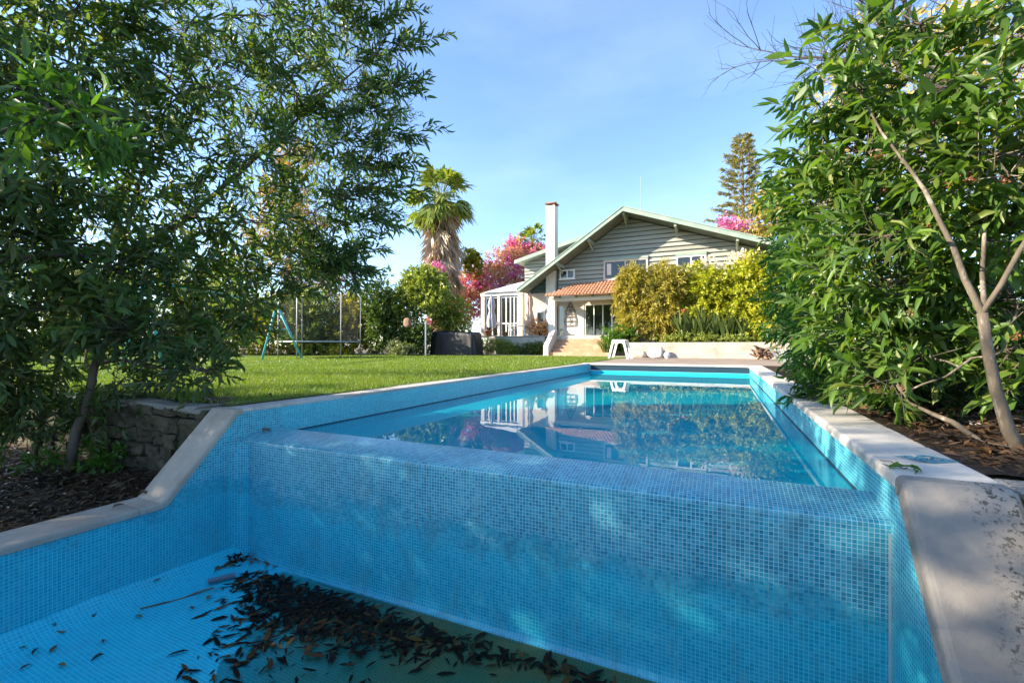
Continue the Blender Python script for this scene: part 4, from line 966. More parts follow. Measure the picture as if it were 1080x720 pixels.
# shrubs along the right coping
rowsS = [(835, 200, 6.2, 22, 30), (840, 260, 6.4, 26, 50), (838, 310, 6.2, 26, 54), (858, 350, 5.8, 30, 60), (875, 310, 5.6, 30, 60), (880, 255, 5.8, 32, 56), (868, 392, 5.2, 26, 54), (900, 380, 5.0, 34, 60), (905, 335, 5.2, 34, 56), (905, 418, 4.6, 20, 34), (870, 418, 5.0, 18, 24), (935, 415, 4.3, 20, 26)]
q = Vector((1.75, 5.6, -.02)); pS = [q, q+Vector((-.05, .1, .6)), q+Vector((-.1, .3, 1.3)), q+Vector((-.15, .4, 2.2))]
make_tree('glossy_shrub', 'dense glossy green shrub spilling over the right pool coping', 'shrub', [(pS, [.05, .045, .035, .02])], px_blobs(rowsS), (.13, .034), l_right2, m_bark, 'shrubs right of the pool', .24, 10, shell=.05, droop=.25, tip=.5)
rowsS2 = [(830, 345, 8.5, 18, 40), (850, 300, 8.5, 22, 50), (835, 255, 8.6, 16, 34), (865, 230, 8.6, 26, 50), (850, 385, 7.6, 16, 30), (870, 180, 8.6, 26, 40), (900, 300, 8, 40, 60), (920, 230, 8, 40, 60), (960, 350, 7, 40, 60)]
q = Vector((2.2, 8.2, -.02)); pS = [q, q+Vector((-.05, .1, .8)), q+Vector((-.1, .2, 2.0)), q+Vector((-.1, .2, 3.2))]
make_tree('glossy_shrub', 'taller glossy shrub farther along the right pool coping', 'shrub', [(pS, [.06, .05, .04, .02])], px_blobs(rowsS2), (.15, .04), l_right2, m_bark, 'shrubs right of the pool', .28, 9, T_RHOMB, shell=.05, droop=.25)
rowsS3 = [(960, 390, 4.6, 40, 40), (1010, 380, 4.4, 44, 46), (1060, 390, 4.2, 44, 46), (1110, 380, 4.0, 50, 40), (990, 330, 4.8, 44, 44), (1050, 320, 4.6, 48, 46), (1100, 300, 4.3, 50, 40), (1000, 260, 5, 50, 46), (1070, 240, 4.8, 50, 40), (1010, 180, 5, 50, 36), (960, 200, 5.2, 46, 40), (1080, 160, 4.8, 50, 34), (1015, 425, 3.9, 28, 26), (1060, 430, 3.8, 30, 26), (965, 425, 4.1, 22, 20)]
q = Vector((2.6, 4.9, .0)); pS = [q, q+Vector((.0, .1, .7)), q+Vector((-.1, .1, 1.5)), q+Vector((-.1, .2, 2.4))]
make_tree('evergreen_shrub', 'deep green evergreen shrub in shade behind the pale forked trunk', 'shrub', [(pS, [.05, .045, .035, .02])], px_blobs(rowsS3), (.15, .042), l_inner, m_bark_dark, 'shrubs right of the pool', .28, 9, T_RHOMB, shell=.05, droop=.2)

# ---- bare tree whose leafless twigs reach over from behind the right crown
def bare_tree():
    t = thing('bare_tree', (3.2, 7.4, 0), 'leafless dark tree with thin twigs against the sky above the right crown', 'tree')
    m = MB(); rr = random.Random(5)
    def grow(p, d, l, r, lev):
        n = 5; pts = [p]; q = p.copy(); dd = d.copy()
        for i in range(n):
            dd = (dd+Vector((rr.uniform(-1, 1), rr.uniform(-1, 1), rr.uniform(-.6, .9)))*.16).normalized(); q = q+dd*l/n; pts.append(q.copy())
            if lev < 4 and i >= 1:
                for s in range(1 if lev > 2 else 1+(rr.random() < .4)):
                    nd = (dd+Vector((rr.uniform(-1, 1), rr.uniform(-1, 1), rr.uniform(-.5, .8)))*.75).normalized(); grow(q.copy(), nd, l*rr.uniform(.45, .68), r*.5, lev+1)
        m.tube(pts, [max(.0024, r*(1-.6*i/n)) for i in range(n+1)], 5 if lev < 2 else 3, caps=False)
    b = Vector((3.2, 7.4, -.05)); f = Vector((2.7, 7.3, 3.6))
    m.tube(curve(b, f, 6, .06), [.10, .095, .09, .085, .08, .07, .06], 8)
    for u, v, D in ((862, 55, 7.2), (880, -20, 7.0), (842, 95, 7.4), (940, 40, 6.8), (970, -30, 6.8)):
        e = at_d(u, v, D); d = e-f; grow(f.copy(), d.normalized(), d.length*.95, .032, 1)
    m.build('branches', m_bark_dark, t, merge=False)
bare_tree()
# ---- palms
def fans(P, A, Lf, nseg=15, spread=80, droop=.35, wseg=.075):
    """fan leaves: P hub points, A outward axes; returns (N*nseg, 5, 3)"""
    N = len(P); A = nrm(A); up = np.array([0, 0, 1.0])+rng.normal(size=(N, 3))*.25
    n = nrm(up-A*(up*A).sum(1, keepdims=True)); w = np.cross(n, A); out = []
    Lf = np.broadcast_to(Lf, (N,))
    for k in range(nseg):
        th = R(-spread+2*spread*k/(nseg-1))+rng.normal(size=N)*.05; l = (Lf*(.72+.28*np.cos(th))*rng.uniform(.85, 1.1, N))[:, None]
        d = A*np.cos(th)[:, None]+w*np.sin(th)[:, None]-n*.12; s = nrm(np.cross(n, d))
        m1 = P+d*l*.5; tip = P+d*l-np.array([0, 0, 1.0])*l*droop*rng.uniform(.5, 1.4, (N, 1))
        out.append(np.stack([P, m1-s*l*wseg, tip, m1+s*l*wseg], 1))
    return np.concatenate(out)
def palm(x, y, zb, zt, r, skirt_len, label, skirt=True, nf=46, group=None):
    t = thing('fan_palm', (x, y, zb), label, 'palm', group)
    pts = [(x, y, zb), (x+.05, y, zb+(zt-zb)*.4), (x-.05, y, zb+(zt-zb)*.75), (x, y, zt)]
    m = MB(); m.tube(pts, [.5, .42, .40, .34], 12); m.build('trunk', m_bark, t, True)
    C = np.array([x, y, zt])
    az = rng.uniform(0, 2*math.pi, nf); el = np.sort(rng.uniform(-.8, 1.4, nf))
    d = np.stack([np.cos(az)*np.cos(el), np.sin(az)*np.cos(el), np.sin(el)], 1)
    pl = r*rng.uniform(.45, .75, nf)[:, None]; H = C+d*pl-np.array([0, 0, .22])*(1-d[:, 2:3])*r*.3
    V = fans(H, d+np.array([0, 0, -.25]), r*rng.uniform(.42, .56, nf), 13, 85, droop=.30, wseg=.09)
    sv, sf = stems(np.repeat(C[None], nf, 0), H, .04, .025)
    np_mesh('crown', V, [(0, 1, 2, 3)], l_palm, t, [(sv, sf)])
    if skirt:
        nd = 420; a = rng.uniform(0, 2*math.pi, nd); f = rng.random(nd)**.8; zz = zt-.2-skirt_len*f
        rad = r*(.22+.13*np.sin(f*1.9))*rng.uniform(.6, 1.2, nd)
        H = np.stack([x+rad*np.cos(a), y+rad*np.sin(a), zz], 1)
        A = np.stack([np.cos(a)*.25, np.sin(a)*.25, -np.ones(nd)], 1)+rng.normal(size=(nd, 3))*.14
        V = fans(H, A, r*rng.uniform(.35, .6, nd), 9, 38, .1, .06)
        sv, sf = stems(np.stack([x+.3*np.cos(a), y+.3*np.sin(a), zz+.7], 1), H, .03, .02)
        np_mesh('dead_frond_skirt', V, [(0, 1, 2, 3)], l_dead, t, [(sv, sf)])
    return t
pp_ = at_d(465, 290, 36)
palm(pp_.x, pp_.y, 0, at_d(465, 210, 36).z, 2.75, 6.6, 'tall fan palm with a shaggy skirt of dead fronds behind the hedge', True, 64)
p2 = at_d(562, 262, 42)
palm(p2.x, p2.y, 0, at_d(562, 258, 42).z, 2.0, 0, 'small fan palm showing just above the roof left of the chimney', False, 34)

# ---- Norfolk pine and the trees beyond the house
def pine():
    P = at_d(783, 250, 46); zt = at_d(783, 143, 46).z; t = thing('tall_pine', (P.x, P.y, 0), 'tall narrow tiered pine rising behind the right end of the roof', 'tree')
    m = MB(); m.tube([(P.x, P.y, -.05), (P.x+.1, P.y, zt*.5), (P.x, P.y, zt)], [.32, .2, .03], 8); z = 5.0; TP, TD, TL = [], [], []
    while z < zt-.2:
        f = (zt-z)/(zt-5); l = .45+4.3*f**.85*(.75+.5*random.random()); nb = 6
        for k in range(nb):
            a = 2*math.pi*(k+random.random()*.5)/nb; l2 = l*random.uniform(.6, 1.15)
            d = Vector((math.cos(a), math.sin(a), .12+.25*(1-f))); q = [Vector((P.x, P.y, z))+d*l2*s-Vector((0, 0, .18*l2*s*s*f)) for s in (0, .35, .7, 1)]
            m.tube(q, [.05*f+.012, .035*f+.01, .02, .008], 4, caps=False)
            ns = int(6+l2*14)
            for s in range(ns):
                u = random.uniform(.18, 1); b = q[0].lerp(q[3], u); b.z += .05; TP.append(tuple(b))
                sd_ = random.choice((-1, 1)); TD.append((d.x*.8-d.y*sd_*.7, d.y*.8+d.x*sd_*.7, random.uniform(-.1, .45))); TL.append(.30+.35*(1-u))
        z += .62+.5*f
    m.build('trunk', m_bark, t, True, merge=False)
    TP = np.array(TP); TD = nrm(np.array(TD)); LP, LA = twig_leaves(TP, TD, np.array(TL), 7, .55, -.1)
    np_mesh('crown', leaf_verts(LP, LA, rng.uniform(.22, .4, len(LP)), .07, T_RHOMB[0]), T_RHOMB[1], l_pine, t)
pine()
def crown_tree(name, label, rows, leaf, lmat, base_u, base_D, bmat=m_bark, n_scale=1, group=None, tw=.7, nl=9, shell=.2, up=.2):
    b = at_d(base_u, 365, base_D); b.z = -.03; top = at_d(base_u, min(r[1] for r in rows)+30, base_D)
    make_tree(name, label, 'tree', [([b, b.lerp(top, .4)+Vector((.15, 0, 0)), b.lerp(top, .85)], [.28, .2, .08])], px_blobs(rows), leaf, lmat, bmat, group, tw, nl, T_RHOMB, shell=shell, up=up, sub=3, stem_r=0)
crown_tree('golden_tree', 'pale golden leaved tree behind the roof beside the tiered pine', [(808, 215, 44, 16, 90), (800, 235, 44, 20, 110), (822, 238, 44, 18, 90), (815, 200, 44, 12, 60), (835, 225, 44, 18, 80), (790, 250, 44, 16, 70)], (.34, .16), l_gold, 812, 44)
crown_tree('golden_tree', 'large pale golden tree glowing behind the right foreground crown', [(905, 95, 26, 40, 110), (960, 60, 26, 46, 130), (1020, 50, 26, 42, 120), (1050, 120, 25, 46, 130), (985, 130, 26, 46, 130), (920, 150, 26, 42, 120), (880, 190, 27, 36, 100), (1000, 200, 26, 50, 130), (1080, 200, 25, 50, 120), (940, 220, 26, 44, 110), (1060, 270, 25, 46, 90), (990, 285, 25, 46, 90), (930, 30, 26, 22, 40), (1065, 70, 26, 30, 60), (1010, 18, 26, 22, 40)], (.30, .13), l_gold, 985, 26)
bush('yellow_tree', 'small yellow green tree between the tall palm and the bougainvillea', 'tree', at_d(496, 274, 38), (1.0, 1.0, .95), 180, (.30, .16), l_yellow, .3, 8, lumps=6)
crown_tree('tawny_tree', 'tall tawny tree behind the swing glimpsed through the dark crown', [(312, 170, 40, 20, 110), (300, 210, 40, 24, 130), (325, 235, 40, 22, 120), (310, 270, 40, 26, 130), (280, 250, 40, 22, 110), (250, 285, 40, 24, 110), (340, 290, 40, 18, 90)], (.40, .17), leafmat('leaf_tawny', [(.30, .19, .09), (.40, .27, .12), (.24, .20, .07)], .3), 305, 40, tw=.7)
# ---- bougainvillea
def bougainvillea():
    b = Vector((at_d(520, 360, 39).x, at_d(520, 360, 39).y, 0.0)); t = thing('bougainvillea', b, 'huge pink and peach bougainvillea cascading beside the green house wing', 'flowering shrub')
    rows = [(500, 318, 33, 17, 130), (520, 300, 33.5, 20, 170), (540, 285, 34, 20, 170), (556, 274, 34.5, 17, 140), (510, 290, 33.5, 14, 90), (535, 308, 33, 20, 150), (552, 296, 33.5, 17, 120), (485, 330, 32.5, 14, 90), (470, 335, 32, 11, 60), (568, 270, 35, 12, 70), (500, 300, 33.5, 15, 80), (527, 276, 34.2, 13, 80), (548, 266, 34.8, 13, 80), (520, 325, 32.5, 18, 90)]
    rows += [(476, 318, 33, 13, 90), (490, 302, 33, 13, 90), (462, 338, 32, 10, 60), (545, 262, 35, 12, 70)]
    rows = [(u, v, D+6, rp, n) for u, v, D, rp, n in rows]
    P, D = zip(*[blob_twigs(c, r, n*2, 1, .6, .2, .4) for c, r, n in px_blobs(rows)]); P = np.concatenate(P); D = np.concatenate(D)
    LP, LA = twig_leaves(P, D, .5, 10, .9, .1); k = np.zeros(len(LP))
    nz = np.array([mnoise.noise(Vector(p)*1.1) for p in LP])+rng.normal(size=len(LP))*.14; pk = nz > .09
    np_mesh('foliage', leaf_verts(LP[~pk], LA[~pk], rng.uniform(.13, .22, (~pk).sum()), .11, T_RHOMB[0]), T_RHOMB[1], l_boug, t)
    np_mesh('blossoms', leaf_verts(LP[pk], LA[pk], rng.uniform(.13, .22, pk.sum()), .13, T_RHOMB[0]), T_RHOMB[1], l_magenta, t)
    woody([([b, b+Vector((.1, 0, 1.5)), b+Vector((.3, .2, 3.5))], [.16, .12, .08])], [(c, r) for c, r, n in px_blobs(rows)], sub=0).build('trunk', m_bark, t, True, merge=False)
bougainvillea()
bush('bougainvillea', 'magenta bougainvillea spray poking above the right roof edge', 'flowering shrub', at_d(772, 238, 38), (1.5, .9, .7), 130, (.22, .16), l_magenta, .5, 6, lumps=7)
bush('bougainvillea', 'small magenta bougainvillea sprig hanging at the foot of the tall palm', 'flowering shrub', at_d(460, 283, 33.5), (.8, .5, .4), 60, (.18, .13), l_magenta, .3, 5, lumps=4)
# ---- planting on the planter wall
B = lambda u, v, y: at_y(u, v, y)
c = B(687, 322, 26.2); bush('bamboo_clump', 'golden leaved bamboo clump in front of the right half of the porch', 'bamboo', (c.x, 26.2, 2.85), (1.85, 1.0, 2.15), 3600, (.26, .065), l_bamboo, .42, 10, lumps=26, lump_r=.42, boxy=.45, droop=.3, up=.3, shell=.5)
c = B(770, 320, 26.0)
bush('lime_shrub', 'bright lime green shrub filling the middle of the planter bed', 'shrub', (at_y(765, 320, 26).x, 26.1, 2.95), (2.2, .9, 2.0), 2400, (.21, .13), l_lime, .38, 8, lumps=24, lump_r=.42, boxy=.5, shell=.5)
bush('lime_shrub', 'bright lime green shrub at the right end of the planter bed', 'shrub', (at_y(812, 320, 26).x, 25.9, 2.75), (1.8, .9, 2.1), 2000, (.21, .13), l_lime, .38, 8, lumps=22, lump_r=.42, boxy=.5, shell=.5)
bush('white_jasmine', 'white flowering climber under the right gable window', 'climber', at_y(748, 283, 26.8), (1.3, .4, .55), 240, (.12, .10), l_white, .3, 6, lumps=7, stem=False)
bush('white_jasmine', 'small white flowering climber beside the roof end above the lime shrub', 'climber', at_y(778, 274, 26.9), (.8, .3, .35), 90, (.12, .10), l_white, .3, 6, lumps=5, stem=False)
def strap_plant(x, y, z, n, l, w, label, mat, cat='plant', name='strap_plant', flower=None, lean=.45, group=None):
    t = thing(name, (x, y, z), label, cat, group); a = rng.uniform(0, 2*math.pi, n); V = []; le = lean*rng.uniform(.15, 1.3, n); ll = l*rng.uniform(.6, 1.1, n)
    bx = x+rng.normal(size=n)*.12; by = y+rng.normal(size=n)*.1
    vs = []
    for s, ww in ((0, .4), (.35, .9), (.7, .8), (1, .08)):
        px = bx+np.cos(a)*le*ll*s**1.4; py = by+np.sin(a)*le*ll*s**1.4; pz = z+ll*s*(1-.35*le*s)
        for q in (-1, 1): vs.append(np.stack([px-np.sin(a)*q*w*ww/2, py+np.cos(a)*q*w*ww/2, pz], 1))
    np_mesh('leaves', np.stack(vs, 1), [(0, 1, 3, 2), (2, 3, 5, 4), (4, 5, 7, 6)], mat, t)
    if flower is not None:
        for _ in range(flower):
            PP = np.repeat(np.array([[x+rng.normal()*.3, y-.2+rng.normal()*.2, z+l*rng.uniform(.75, 1.0)]]), 7, 0)
            np_mesh('flower', leaf_verts(PP, rng.normal(size=PP.shape)+np.array([0, 0, .8]), .2, .06, T_RHOMB[0]), T_RHOMB[1], m_orange, t)
    return t
m_orange = leafmat('petal_orange', [(.75, .22, .05), (.8, .32, .15)], .2, (1, 1, 1))
for i, (u, l, lab) in enumerate(((722, 1.9, 'bird of paradise plant with orange flowers beside the bamboo clump'), (738, 2.0, 'bird of paradise plant in the middle of the bed, tallest of the strap leaved row'), (752, 1.6, 'strap leaved plant under the left lime shrub'), (768, 1.7, 'strap leaved plant between the two lime shrubs'), (784, 1.5, 'strap leaved plant at the right end of the row below the lime shrub'))):
    strap_plant(at_y(u, 355, 25.3).x, 25.3, .70, 70, l, .13, lab, l_strap, flower=3 if i < 1 else None, group='strap leaved plants in the planter bed')
for u, lab in ((712, 'low green ground cover mound at the foot of the bamboo clump'), (745, 'low green ground cover mound under the strap leaved row'), (780, 'low green ground cover mound at the right end of the planter bed')):
    bush('low_shrub', lab, 'plant', (at_y(u, 358, 24.95).x, 24.95, .93), (.9, .2, .25), 160, (.12, .06), l_hedge, .18, 6, lumps=6, stem=False, group='ground cover in the planter bed')
bush('leafy_shrub', 'fresh green leafy shrub growing beside the white stool', 'shrub', (at_y(652, 350, 25.3).x, 25.4, 1.15), (.95, .5, .75), 260, (.22, .09), l_bright, .3, 8, lumps=7)
strap_plant(at_y(640, 368, 24.7).x, 24.75, .25, 60, 1.15, .06, 'spiky green yucca standing at the right edge of the steps', l_bright, name='yucca', lean=.8)
# low shrubs before the patio wall
m_pal = [(512, 25.4, .75, .55, l_lime, 'lime green mound left of the clipped row below the patio wall'), (527, 25.5, .75, .5, l_hedge, 'grey green low shrub second in the row below the patio wall'), (542, 25.5, .75, .42, l_hedge, 'low dark shrub in the middle of the row below the patio wall'), (556, 25.5, .75, .36, l_ivy, 'low dark shrub next to the end of the row below the patio wall'), (568, 25.5, .6, .32, l_ivy, 'small dark shrub beside the white steps parapet')]
for u, y, rx, rz, lm, lab in m_pal:
    bush('low_shrub', lab, 'shrub', (at_y(u, 365, y).x, y, .10+rz*.9), (rx, .35, rz), 170, (.14, .06), lm, .2, 7, lumps=6, stem=False, group='low shrubs below the patio wall')
bush('potted_shrub', 'peach coloured flowering shrub in a pot beside the chimney pillar', 'plant', (at_y(570, 344, 26.7).x, 26.8, FZ+.55), (.75, .4, .5), 170, (.14, .09), l_boug, .2, 7, lumps=6)
# pots on the patio edge
def pot(x, y, z, r, h, col, label):
    m = MB(); m.lathe((x, y, z), [(0, .0), (r*.7, 0), (r, h*.9), (r*1.1, h*.9), (r*1.1, h), (r*.85, h), (r*.8, h*.85), (0, h*.85)], 16)
    tag(m.build('plant_pot', col, None, True), label, 'pot')
m_tpot = plain('terracotta_pot', (.45, .20, .11), None, 6, .8)
pot(at_y(515, 355, 26.5).x, 26.5, FZ, .26, .42, m_tpot, 'terracotta pot at the left end of the patio wall')
pot(at_y(533, 352, 26.5).x, 26.5, FZ, .18, .30, m_tpot, 'smaller terracotta pot on the patio in front of the sunroom door')
# ---- hedges and trees left of the house
bush('ivy_arch', 'dark ivy covered leaning trunk at the left end of the tall hedge', 'hedge', at_d(398, 330, 27), (1.15, .9, 2.6), 900, (.17, .12), l_ivy, .25, 8, lumps=12, lump_r=.5)
bush('tall_hedge', 'tall rounded hedge below the fan palm', 'hedge', at_d(437, 318, 27.5), (2.1, 1.2, 1.8), 2400, (.17, .11), l_hedge, .3, 8, lumps=14, lump_r=.5)
bush('tall_hedge', 'dark lower part of the hedge beside the black cover', 'hedge', at_d(432, 356, 27), (1.5, .8, 1.0), 500, (.16, .10), l_ivy, .25, 8, lumps=9)
bush('round_shrub', 'round mid green shrub behind the black covered barbecue', 'shrub', at_d(478, 336, 28), (1.6, 1.0, 1.2), 650, (.17, .10), leafmat('leaf_mid', [(.15, .22, .04), (.22, .28, .06), (.30, .31, .09)], .3), .28, 8, lumps=10)
bush('round_shrub', 'small pale shrub at the foot of the hedge beside the trampoline', 'shrub', at_d(425, 368, 25.5), (.8, .5, .5), 200, (.14, .06), leafmat('leaf_greygreen', [(.14, .18, .10), (.2, .24, .14)], .2), .22, 7, lumps=6)
far = [(-60, 330, 30, 3.4, 4.5, l_ivy, 'dark round tree at the far left beyond the lawn'), (10, 335, 28, 3.0, 3.6, l_hedge, 'green bush behind the left foreground trunk'), (70, 338, 30, 3.0, 3.4, l_yellow, 'yellow green bush beyond the swing'), (130, 335, 29, 2.8, 3.4, l_hedge, 'green bush behind the near leg of the swing'),
       (190, 342, 30, 2.6, 2.6, l_yellow, 'yellow bush behind the swing beam'), (240, 335, 30, 2.6, 3.2, l_hedge, 'green bush between the swing and the trampoline'), (285, 345, 28, 2.2, 2.2, l_yellow, 'yellow green bush behind the trampoline, left'), (330, 350, 28, 2.2, 1.9, l_hedge, 'green bush behind the middle of the trampoline'), (372, 350, 28, 1.6, 1.9, l_yellow, 'bright yellow bush behind the right trampoline poles')]
for u, v, D, rx, rz, lm, lab in far:
    c = at_d(u, v, D); rz_ = max(rz, c.z-.0) if c.z > rz else rz
    bush('boundary_bush', lab, 'bush', (c.x, c.y, rz_*.95), (rx, 1.6, rz_), 750, (.22, .12), lm, .35, 8, lumps=11, group='bushes along the far edge of the lawn')
for u, v, D, rx, rz, lm, lab in ((350, 318, 31, 1.8, 3.4, l_brown, 'brown dry conifer behind the trampoline net'), (318, 322, 32, 1.5, 3.0, l_brown, 'smaller brown dry tree left of the dry conifer'), (200, 300, 36, 4.0, 5.0, l_hedge, 'taller green tree behind the swing'), (60, 290, 36, 4.0, 5.5, l_ivy, 'tall dark tree beyond the far left of the lawn')):
    c = at_d(u, v, D); bush('boundary_tree', lab, 'tree', (c.x, c.y, rz), (rx, 1.6, rz), 800, (.24, .10), lm, .4, 8, lumps=12, group='trees behind the lawn')
bl = []
for k in range(34):
    u = -260+k*22; c = at_d(u, 345, 33+random.uniform(-1, 1)); hh = random.uniform(1.3, 1.9); bl.append(((c.x, c.y, hh*.75), (1.5, 1.0, hh), 110))
make_tree('boundary_hedge', 'long loose green hedge closing the far edge of the lawn', 'hedge', [([(bl[20][0][0], bl[20][0][1], 0), (bl[20][0][0], bl[20][0][1], 1.0)], [.06, .04])], bl, (.26, .14), leafmat('leaf_boundary', [(.10, .13, .03), (.18, .20, .045), (.28, .26, .06)], .3), m_bark, None, .4, 8, T_RHOMB, shell=.2, sub=0, stem_r=0)
bl = []
for k in range(22):
    y = 1+k*1.25; hh = random.uniform(1.3, 2.1); bl.append(((9.2+random.uniform(-.6, .6)+.05*y, y, hh*.8), (1.1, 1.2, hh), 130))
make_tree('boundary_hedge', 'tall green hedge along the plot edge behind the pale forked trunk', 'hedge', [([(bl[11][0][0], bl[11][0][1], -.03), (bl[11][0][0], bl[11][0][1], 1.0)], [.06, .04])], bl, (.22, .11), leafmat('leaf_side_hedge', [(.05, .10, .025), (.08, .15, .035), (.13, .19, .05)], .3), m_bark, None, .35, 8, T_RHOMB, shell=.2, sub=0, stem_r=0)
# ================================================================ GRASS, MULCH LITTER, LEAVES
def grass():
    Ps = []; Hs = []; Ws = []
    for (x0, x1, y0, y1, n, h, w) in ((-9, -4.42, 2.95, 7, 52000, .055, .006), (-12, -4.42, 7, 13, 45000, .06, .010), (-20, -4.42, 13, 24.0, 42000, .065, .018), (-22, -9, 3, 13, 22000, .06, .014)):
        x = rng.uniform(x0, x1, n); y = rng.uniform(y0, y1, n); z = .005+np.minimum(.03, .03*np.maximum(0, -4.4-x)); Ps.append(np.stack([x, y, z], 1)); Hs.append(h*rng.uniform(.5, 1.3, n)); Ws.append(np.full(n, w))
    P = np.concatenate(Ps); H = np.concatenate(Hs); W = np.concatenate(Ws); N = len(P); a = rng.uniform(0, 6.28, N)
    s = np.stack([np.cos(a), np.sin(a), np.zeros(N)], 1)*W[:, None]; d = rng.normal(size=(N, 3))*.35*H[:, None]; d[:, 2] = H
    o = np_mesh('grass', np.stack([P-s/2, P+s/2, P+d], 1), [(0, 1, 2)], l_grass); o['kind'] = 'stuff'
grass()
def litter(name, boxes, mat, size, zf, flat=1.6):
    Ps = []
    for x0, x1, y0, y1, n in boxes:
        x = rng.uniform(x0, x1, n); y = rng.uniform(y0, y1, n); Ps.append(np.array([(a, b, zf(a, b)) for a, b in zip(x, y)]))
    P = np.concatenate(Ps); a = rng.uniform(0, 6.28, len(P)); A = np.stack([np.cos(a), np.sin(a), rng.normal(size=len(P))*.25], 1)
    sz = rng.uniform(.5, 1.3, len(P)); P[:, 2] += .012+rng.random(len(P))*.02
    o = np_mesh(name, leaf_verts(P, A, size[0]*sz, size[1]*sz, T_RHOMB[0], flat, .6), T_RHOMB[1], mat); o['kind'] = 'stuff'; return o
litter('mulch_leaves', [(-9, -4.55, -.5, 2.6, 4200), (-7, -4.52, 1, 2.6, 1500)], leafmat('mulch_leaf', [(.04, .025, .015), (.09, .055, .03), (.025, .017, .012), (.13, .09, .05)], .05, (1, 1, 1)), (.085, .026), bed_z)
litter('mulch_leaves', [(1.15, 3.6, 2.95, 6.5, 3200), (1.15, 3, 6.5, 12, 1200)], leafmat('mulch_leaf_red', [(.05, .028, .018), (.12, .07, .045), (.03, .018, .012)], .05, (1, 1, 1)), (.09, .026), lambda x, y: max(-.022, -.005+.05*mnoise.noise(Vector((x*1.7, y*1.7, 3)))+.02*mnoise.noise(Vector((x*6, y*6, 3)))+max(0, x-1.5)*.05))
litter('lawn_leaves', [(-9, -4.6, 3.2, 9, 160), (-12, -4.6, 9, 20, 120)], l_dry, (.07, .03), lambda x, y: .045)
# dry twigs in the mulch
m = MB()
for k in range(60):
    if k % 2: x, y = random.uniform(1.2, 3.2), random.uniform(3, 6); z = .0+max(0, x-1.5)*.05
    else: x, y = random.uniform(-7, -4.6), random.uniform(.5, 2.6); z = bed_z(x, y)
    a = random.uniform(0, 6.28); l = random.uniform(.12, .4); m.tube(curve((x, y, z+.02), (x+l*math.cos(a), y+l*math.sin(a), z+.04), 3, .2), .004, 4)
o = m.build('fallen_twigs', m_bark, merge=False); o['kind'] = 'stuff'
# small ground plants in the shaded bed
for u, v, D, lab in ((40, 492, 4.6, 'pale green weed in the bark mulch near the left picture edge'), (95, 478, 4.9, 'tiny leafy weed at the foot of the forked trunk'), (118, 488, 4.8, 'spotty leaved weed in front of the stone wall'), (128, 472, 5.0, 'leafy weed growing against the stone wall')):
    c = at_d(u, v, D); bush('weed', lab, 'plant', (c.x, c.y, bed_z(c.x, c.y)+.14), (.20, .16, .13), 34, (.07, .035), l_bright, .1, 5, lumps=4, stem=False, group='weeds in the bark mulch')
# dark drift of leaves under the weir
def drift():
    n = 4300; x = rng.uniform(-3.72, .75, n); w = np.clip(.34-np.abs(x+2.75)*.16, .05, .34); y = YW-.15-np.abs(rng.normal(size=n))*w
    keep = rng.random(n) < np.clip(1.0-np.abs(x+2.7)/1.5, .10, 1); x, y = x[keep], y[keep]
    n2 = 520; y2 = rng.uniform(-.6, 2.7, n2); x2 = -3.35+(2.6-y2)*.62+rng.gamma(1.3, .75, n2)-.25; x = np.concatenate([x, x2]); y = np.concatenate([y, y2])
    s = .82*(x+3.33)+.57*(y-2.24); k2 = (x < .74) & (s > -.25) & (y < YW-.12); x, y = x[k2], y[k2]; n = len(x)
    z = np.array([max(ZP, fzc(a, b)) for a, b in zip(x, y)])+.004+rng.random(n)*.010
    a = rng.uniform(0, 6.28, n); A = np.stack([np.cos(a), np.sin(a), rng.normal(size=n)*.05], 1); sz = rng.uniform(.35, 1.6, n)
    o = np_mesh('leaf_litter', leaf_verts(np.stack([x, y, z], 1), A, .085*sz, .020*sz*rng.uniform(.7, 1.4, n), T_LANCE[0], 4, .3, (-.2, .8)), T_LANCE[1], l_litter); o['kind'] = 'stuff'
drift()
def one_leaf(x, y, z, a, l, w, mat, name, label, cat, group=None, tilt=.1):
    V = leaf_verts(np.array([[x, y, z]]), np.array([[math.cos(a), math.sin(a), tilt]]), l, w, T_LANCE[0], 2, .3)
    return tag(np_mesh(name, V, T_LANCE[1], mat), label, cat, group)
m_dryone = [plain('dry_leaf_a', (.15, .085, .04), (.09, .05, .025), 40, .7), plain('dry_leaf_b', (.20, .16, .05), (.13, .10, .035), 40, .7), plain('dry_leaf_c', (.06, .05, .035), None, 40, .7)]
for i, (u, v) in enumerate(((58, 672), (70, 673), (98, 658), (108, 680), (28, 690), (34, 696), (52, 693), (62, 703), (20, 712), (224, 622), (218, 632), (246, 604), (170, 620), (150, 652), (110, 690), (205, 640), (240, 625))):
    p = at_z(u, v, -1.35); zz = fzc(p.x, p.y)+.012
    one_leaf(p.x, p.y, zz, random.uniform(0, 6.28), random.uniform(.06, .10), random.uniform(.018, .028), m_dryone[i % 3], 'fallen_leaf', 'dry leaf lying on the bare blue basin tiles left of the dark leaf drift', 'leaf', 'dry leaves on the bare basin tiles')
p0 = at_z(148, 643, -1.35); p1 = at_z(226, 620, -1.36)
m = MB(); m.tube(curve((p0.x, p0.y, fzc(p0.x, p0.y)+.012), (p1.x, p1.y, fzc(p1.x, p1.y)+.02), 7, .12), [.005, .006, .007, .007, .008, .008, .007, .006], 6); tag(m.build('dry_twig', m_bark), 'long bent brown twig lying on the blue basin floor', 'twig')
